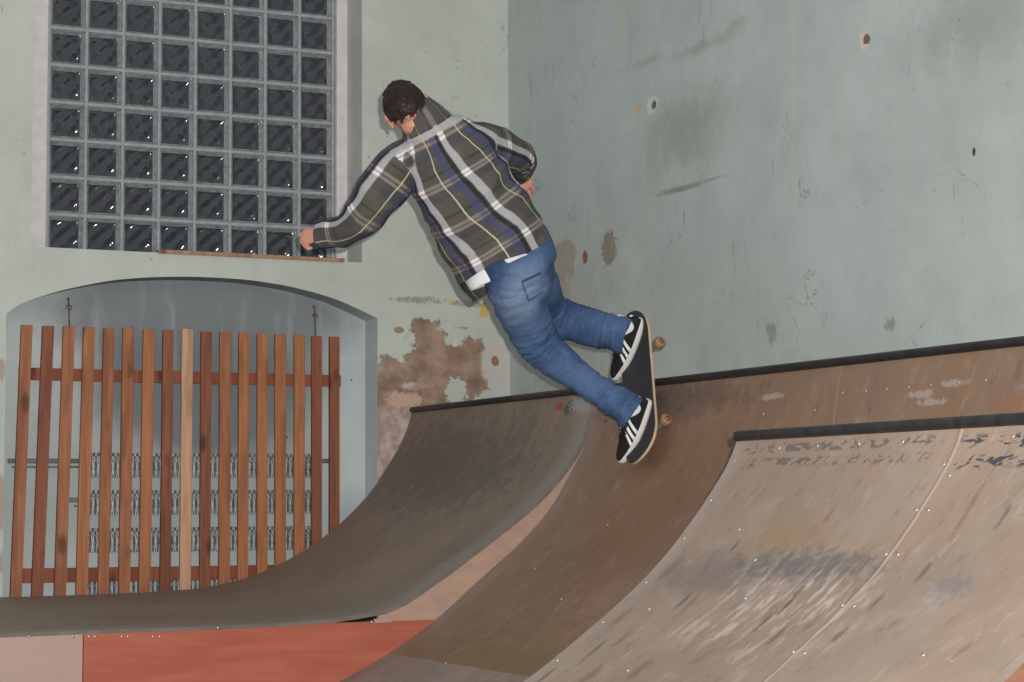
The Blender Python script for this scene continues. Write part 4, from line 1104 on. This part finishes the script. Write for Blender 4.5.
def shoe(ankle, lat_out, lab):
    sh, Pt, L, hw, top, sp_ = build_shoe(ankle, lat_out)
    mi_ = pr.matrix_basis.inverted(); sh.parent = pr; sh.matrix_parent_inverse = mi_; tag(sh, lab)
    def add(name, bm, m): 
        o = obj(name, bm, m, None); o.parent = sh; o.matrix_parent_inverse = sh.matrix_basis.inverted(); return o
    # sole
    bm = bmesh.new(); N_ = 40; rings = []
    pts = []
    for i in range(N_ + 1): t = .5 - .5 * math.cos(PI * i / N_); pts.append((t, 1))
    for i in range(N_ - 1, 0, -1): t = .5 - .5 * math.cos(PI * i / N_); pts.append((t, -1))
    for z, o in ((0, -.003), (.003, .001), (.012, .0015), (.0235, .001), (.0262, -.002)):
        rings.append([bm.verts.new(Pt(L * (.5 + (t - .5) * (1 + 2 * o / L)), s * max(.001, hw(t) + o), z)) for t, s in pts])
    for a, b in zip(rings, rings[1:]):
        for i in range(len(pts)): j = (i + 1) % len(pts); bm.faces.new((a[i], a[j], b[j], b[i]))
    bm.faces.new(rings[0][::-1]); bm.faces.new(rings[-1]); so = add('sole', bm, M['sole'])
    # upper
    bm = bmesh.new(); NT_, NA = 36, 22; G = []
    for i in range(NT_ + 1):
        t = .012 + .976 * (.5 - .5 * math.cos(PI * i / NT_)); G.append([bm.verts.new(sp_(t, PI * j / NA)) for j in range(NA + 1)])
    for i in range(NT_):
        for j in range(NA): bm.faces.new((G[i][j], G[i + 1][j], G[i + 1][j + 1], G[i][j + 1]))
    bm.faces.new(G[0]); bm.faces.new(G[-1][::-1]); bm.faces.new([g[0] for g in G] + [g[-1] for g in reversed(G)])
    up = add('upper', bm, M['suede'])
    # padded collar and sock
    bm = bmesh.new(); c0 = []
    for k in range(20):
        an = 2 * PI * k / 20; c0.append((.068 + .052 * math.cos(an), .031 * math.sin(an), .080 + .006 * math.cos(an)))
    for k in range(20): add_cyl(bm, Pt(*c0[k]), Pt(*c0[(k + 1) % 20]), .0075, 8)
    me = remesh(bm, .003, 2); add('collar', me, M['suede'])
    bm = bmesh.new(); add_loft(bm, [(Pt(.064, 0, .05), Yd_(sh, Pt), .031, .046), (Pt(.062, 0, .085), Yd_(sh, Pt), .032, .044), (Pt(.058, 0, .112), Yd_(sh, Pt), .032, .040)], 18, 3); add('sock', bm, M['white'])
    # stripes both sides
    for side in (0, 1):
        for q in range(3):
            bm = bmesh.new(); G = []
            for i in range(9):
                a = .10 + .95 * i / 8; row = []
                for j in range(4):
                    t = .46 + q * .098 - .12 * (i / 8) + (j / 3) * .054; an = a if side == 0 else PI - a
                    row.append((bm.verts.new(sp_(t, an, .0022)), bm.verts.new(sp_(t, an, -.001))))
                G.append(row)
            for i in range(8):
                for j in range(3):
                    for s in (0, 1): bm.faces.new([w_[s] for w_ in (G[i][j], G[i + 1][j], G[i + 1][j + 1], G[i][j + 1])])
            bmesh.ops.recalc_face_normals(bm, faces=bm.faces[:])
            for i in range(8):
                for j in (0, 3): bm.faces.new((G[i][j][0], G[i][j][1], G[i + 1][j][1], G[i + 1][j][0]))
            for j in range(3):
                for i in (0, 8): bm.faces.new((G[i][j][0], G[i][j + 1][0], G[i][j + 1][1], G[i][j][1]))
            add('side_stripe', bm, M['stripe'])
    # tongue, laces, heel tab
    bm = bmesh.new(); add_loft(bm, [(Pt(.15, 0, .068), Yd_(sh, Pt), .022, .006), (Pt(.125, 0, .086), Yd_(sh, Pt), .025, .006), (Pt(.108, 0, .108), Yd_(sh, Pt), .022, .005)], 14, 4); add('tongue', bm, M['suede'])
    bm = bmesh.new()
    for q in range(6):
        t = .40 + q * .052; z_ = .0035
        for (a, b) in ((sp_(t, PI * .5 - .62, z_), sp_(t + .02, PI * .5 + .62, z_)), (sp_(t, PI * .5 + .62, z_), sp_(t + .02, PI * .5 - .62, z_))):
            m_ = a.lerp(b, .5) + Nb * .006; add_loft(bm, [(a, Nb, .0022, .0022), (m_, Nb, .0022, .0022), (b, Nb, .0022, .0022)], 7, 4)
    add('laces', bm, M['suede'])
    bm = bmesh.new(); G = []
    for i in range(7):
        row = []
        for j in range(7):
            an = PI * (.36 + .28 * j / 6); t = .008 + .035 * i / 6; row.append((bm.verts.new(sp_(t, an, .003)), bm.verts.new(sp_(t, an, -.002))))
        G.append(row)
    for i in range(6):
        for j in range(6):
            for s in (0, 1): bm.faces.new([w_[s] for w_ in (G[i][j], G[i + 1][j], G[i + 1][j + 1], G[i][j + 1])])
    add('heel_tab', bm, M['stripe'])
    return sh
def Yd_(sh, Pt): return (Pt(0, 1, 0) - Pt(0, 0, 0))
shoe(W(630, 409, 8.58), -1, 'black left shoe with white stripes, lower on the board')
shoe(W(622, 327, 8.86), -1, 'black right shoe with white stripes, upper on the board')

# ================================================================== LIGHT AND CAMERA
w = bpy.data.worlds.new('hall_ambient'); bpy.context.scene.world = w; w.use_nodes = True
w.node_tree.nodes['Background'].inputs[0].default_value = (.93, .97, 1, 1); w.node_tree.nodes['Background'].inputs[1].default_value = .52
def point(name, loc, e, r, col=(1, 1, 1)):
    l = bpy.data.lights.new(name, 'POINT'); l.energy = e; l.shadow_soft_size = r; l.color = col
    o = bpy.data.objects.new(name, l); C.objects.link(o); o.location = loc; return o
point('camera_flash', CAM + RT * .075 + UP * .09 - FW * .02, 2100, .016, (1, .985, .96))
cd = bpy.data.cameras.new('camera'); co = bpy.data.objects.new('camera', cd); C.objects.link(co)
cd.sensor_width = 36; cd.lens = FPX / 1024 * 36; cd.clip_start = .05
R3 = Matrix((RT, UP, -FW)).transposed(); co.matrix_world = Matrix.Translation(CAM) @ R3.to_4x4()
sc = bpy.context.scene; sc.camera = co
sc.view_settings.view_transform = 'Standard'; sc.view_settings.look = 'None'; sc.view_settings.gamma = 1
sc.view_settings.use_curve_mapping = False; sc.view_settings.exposure = 0
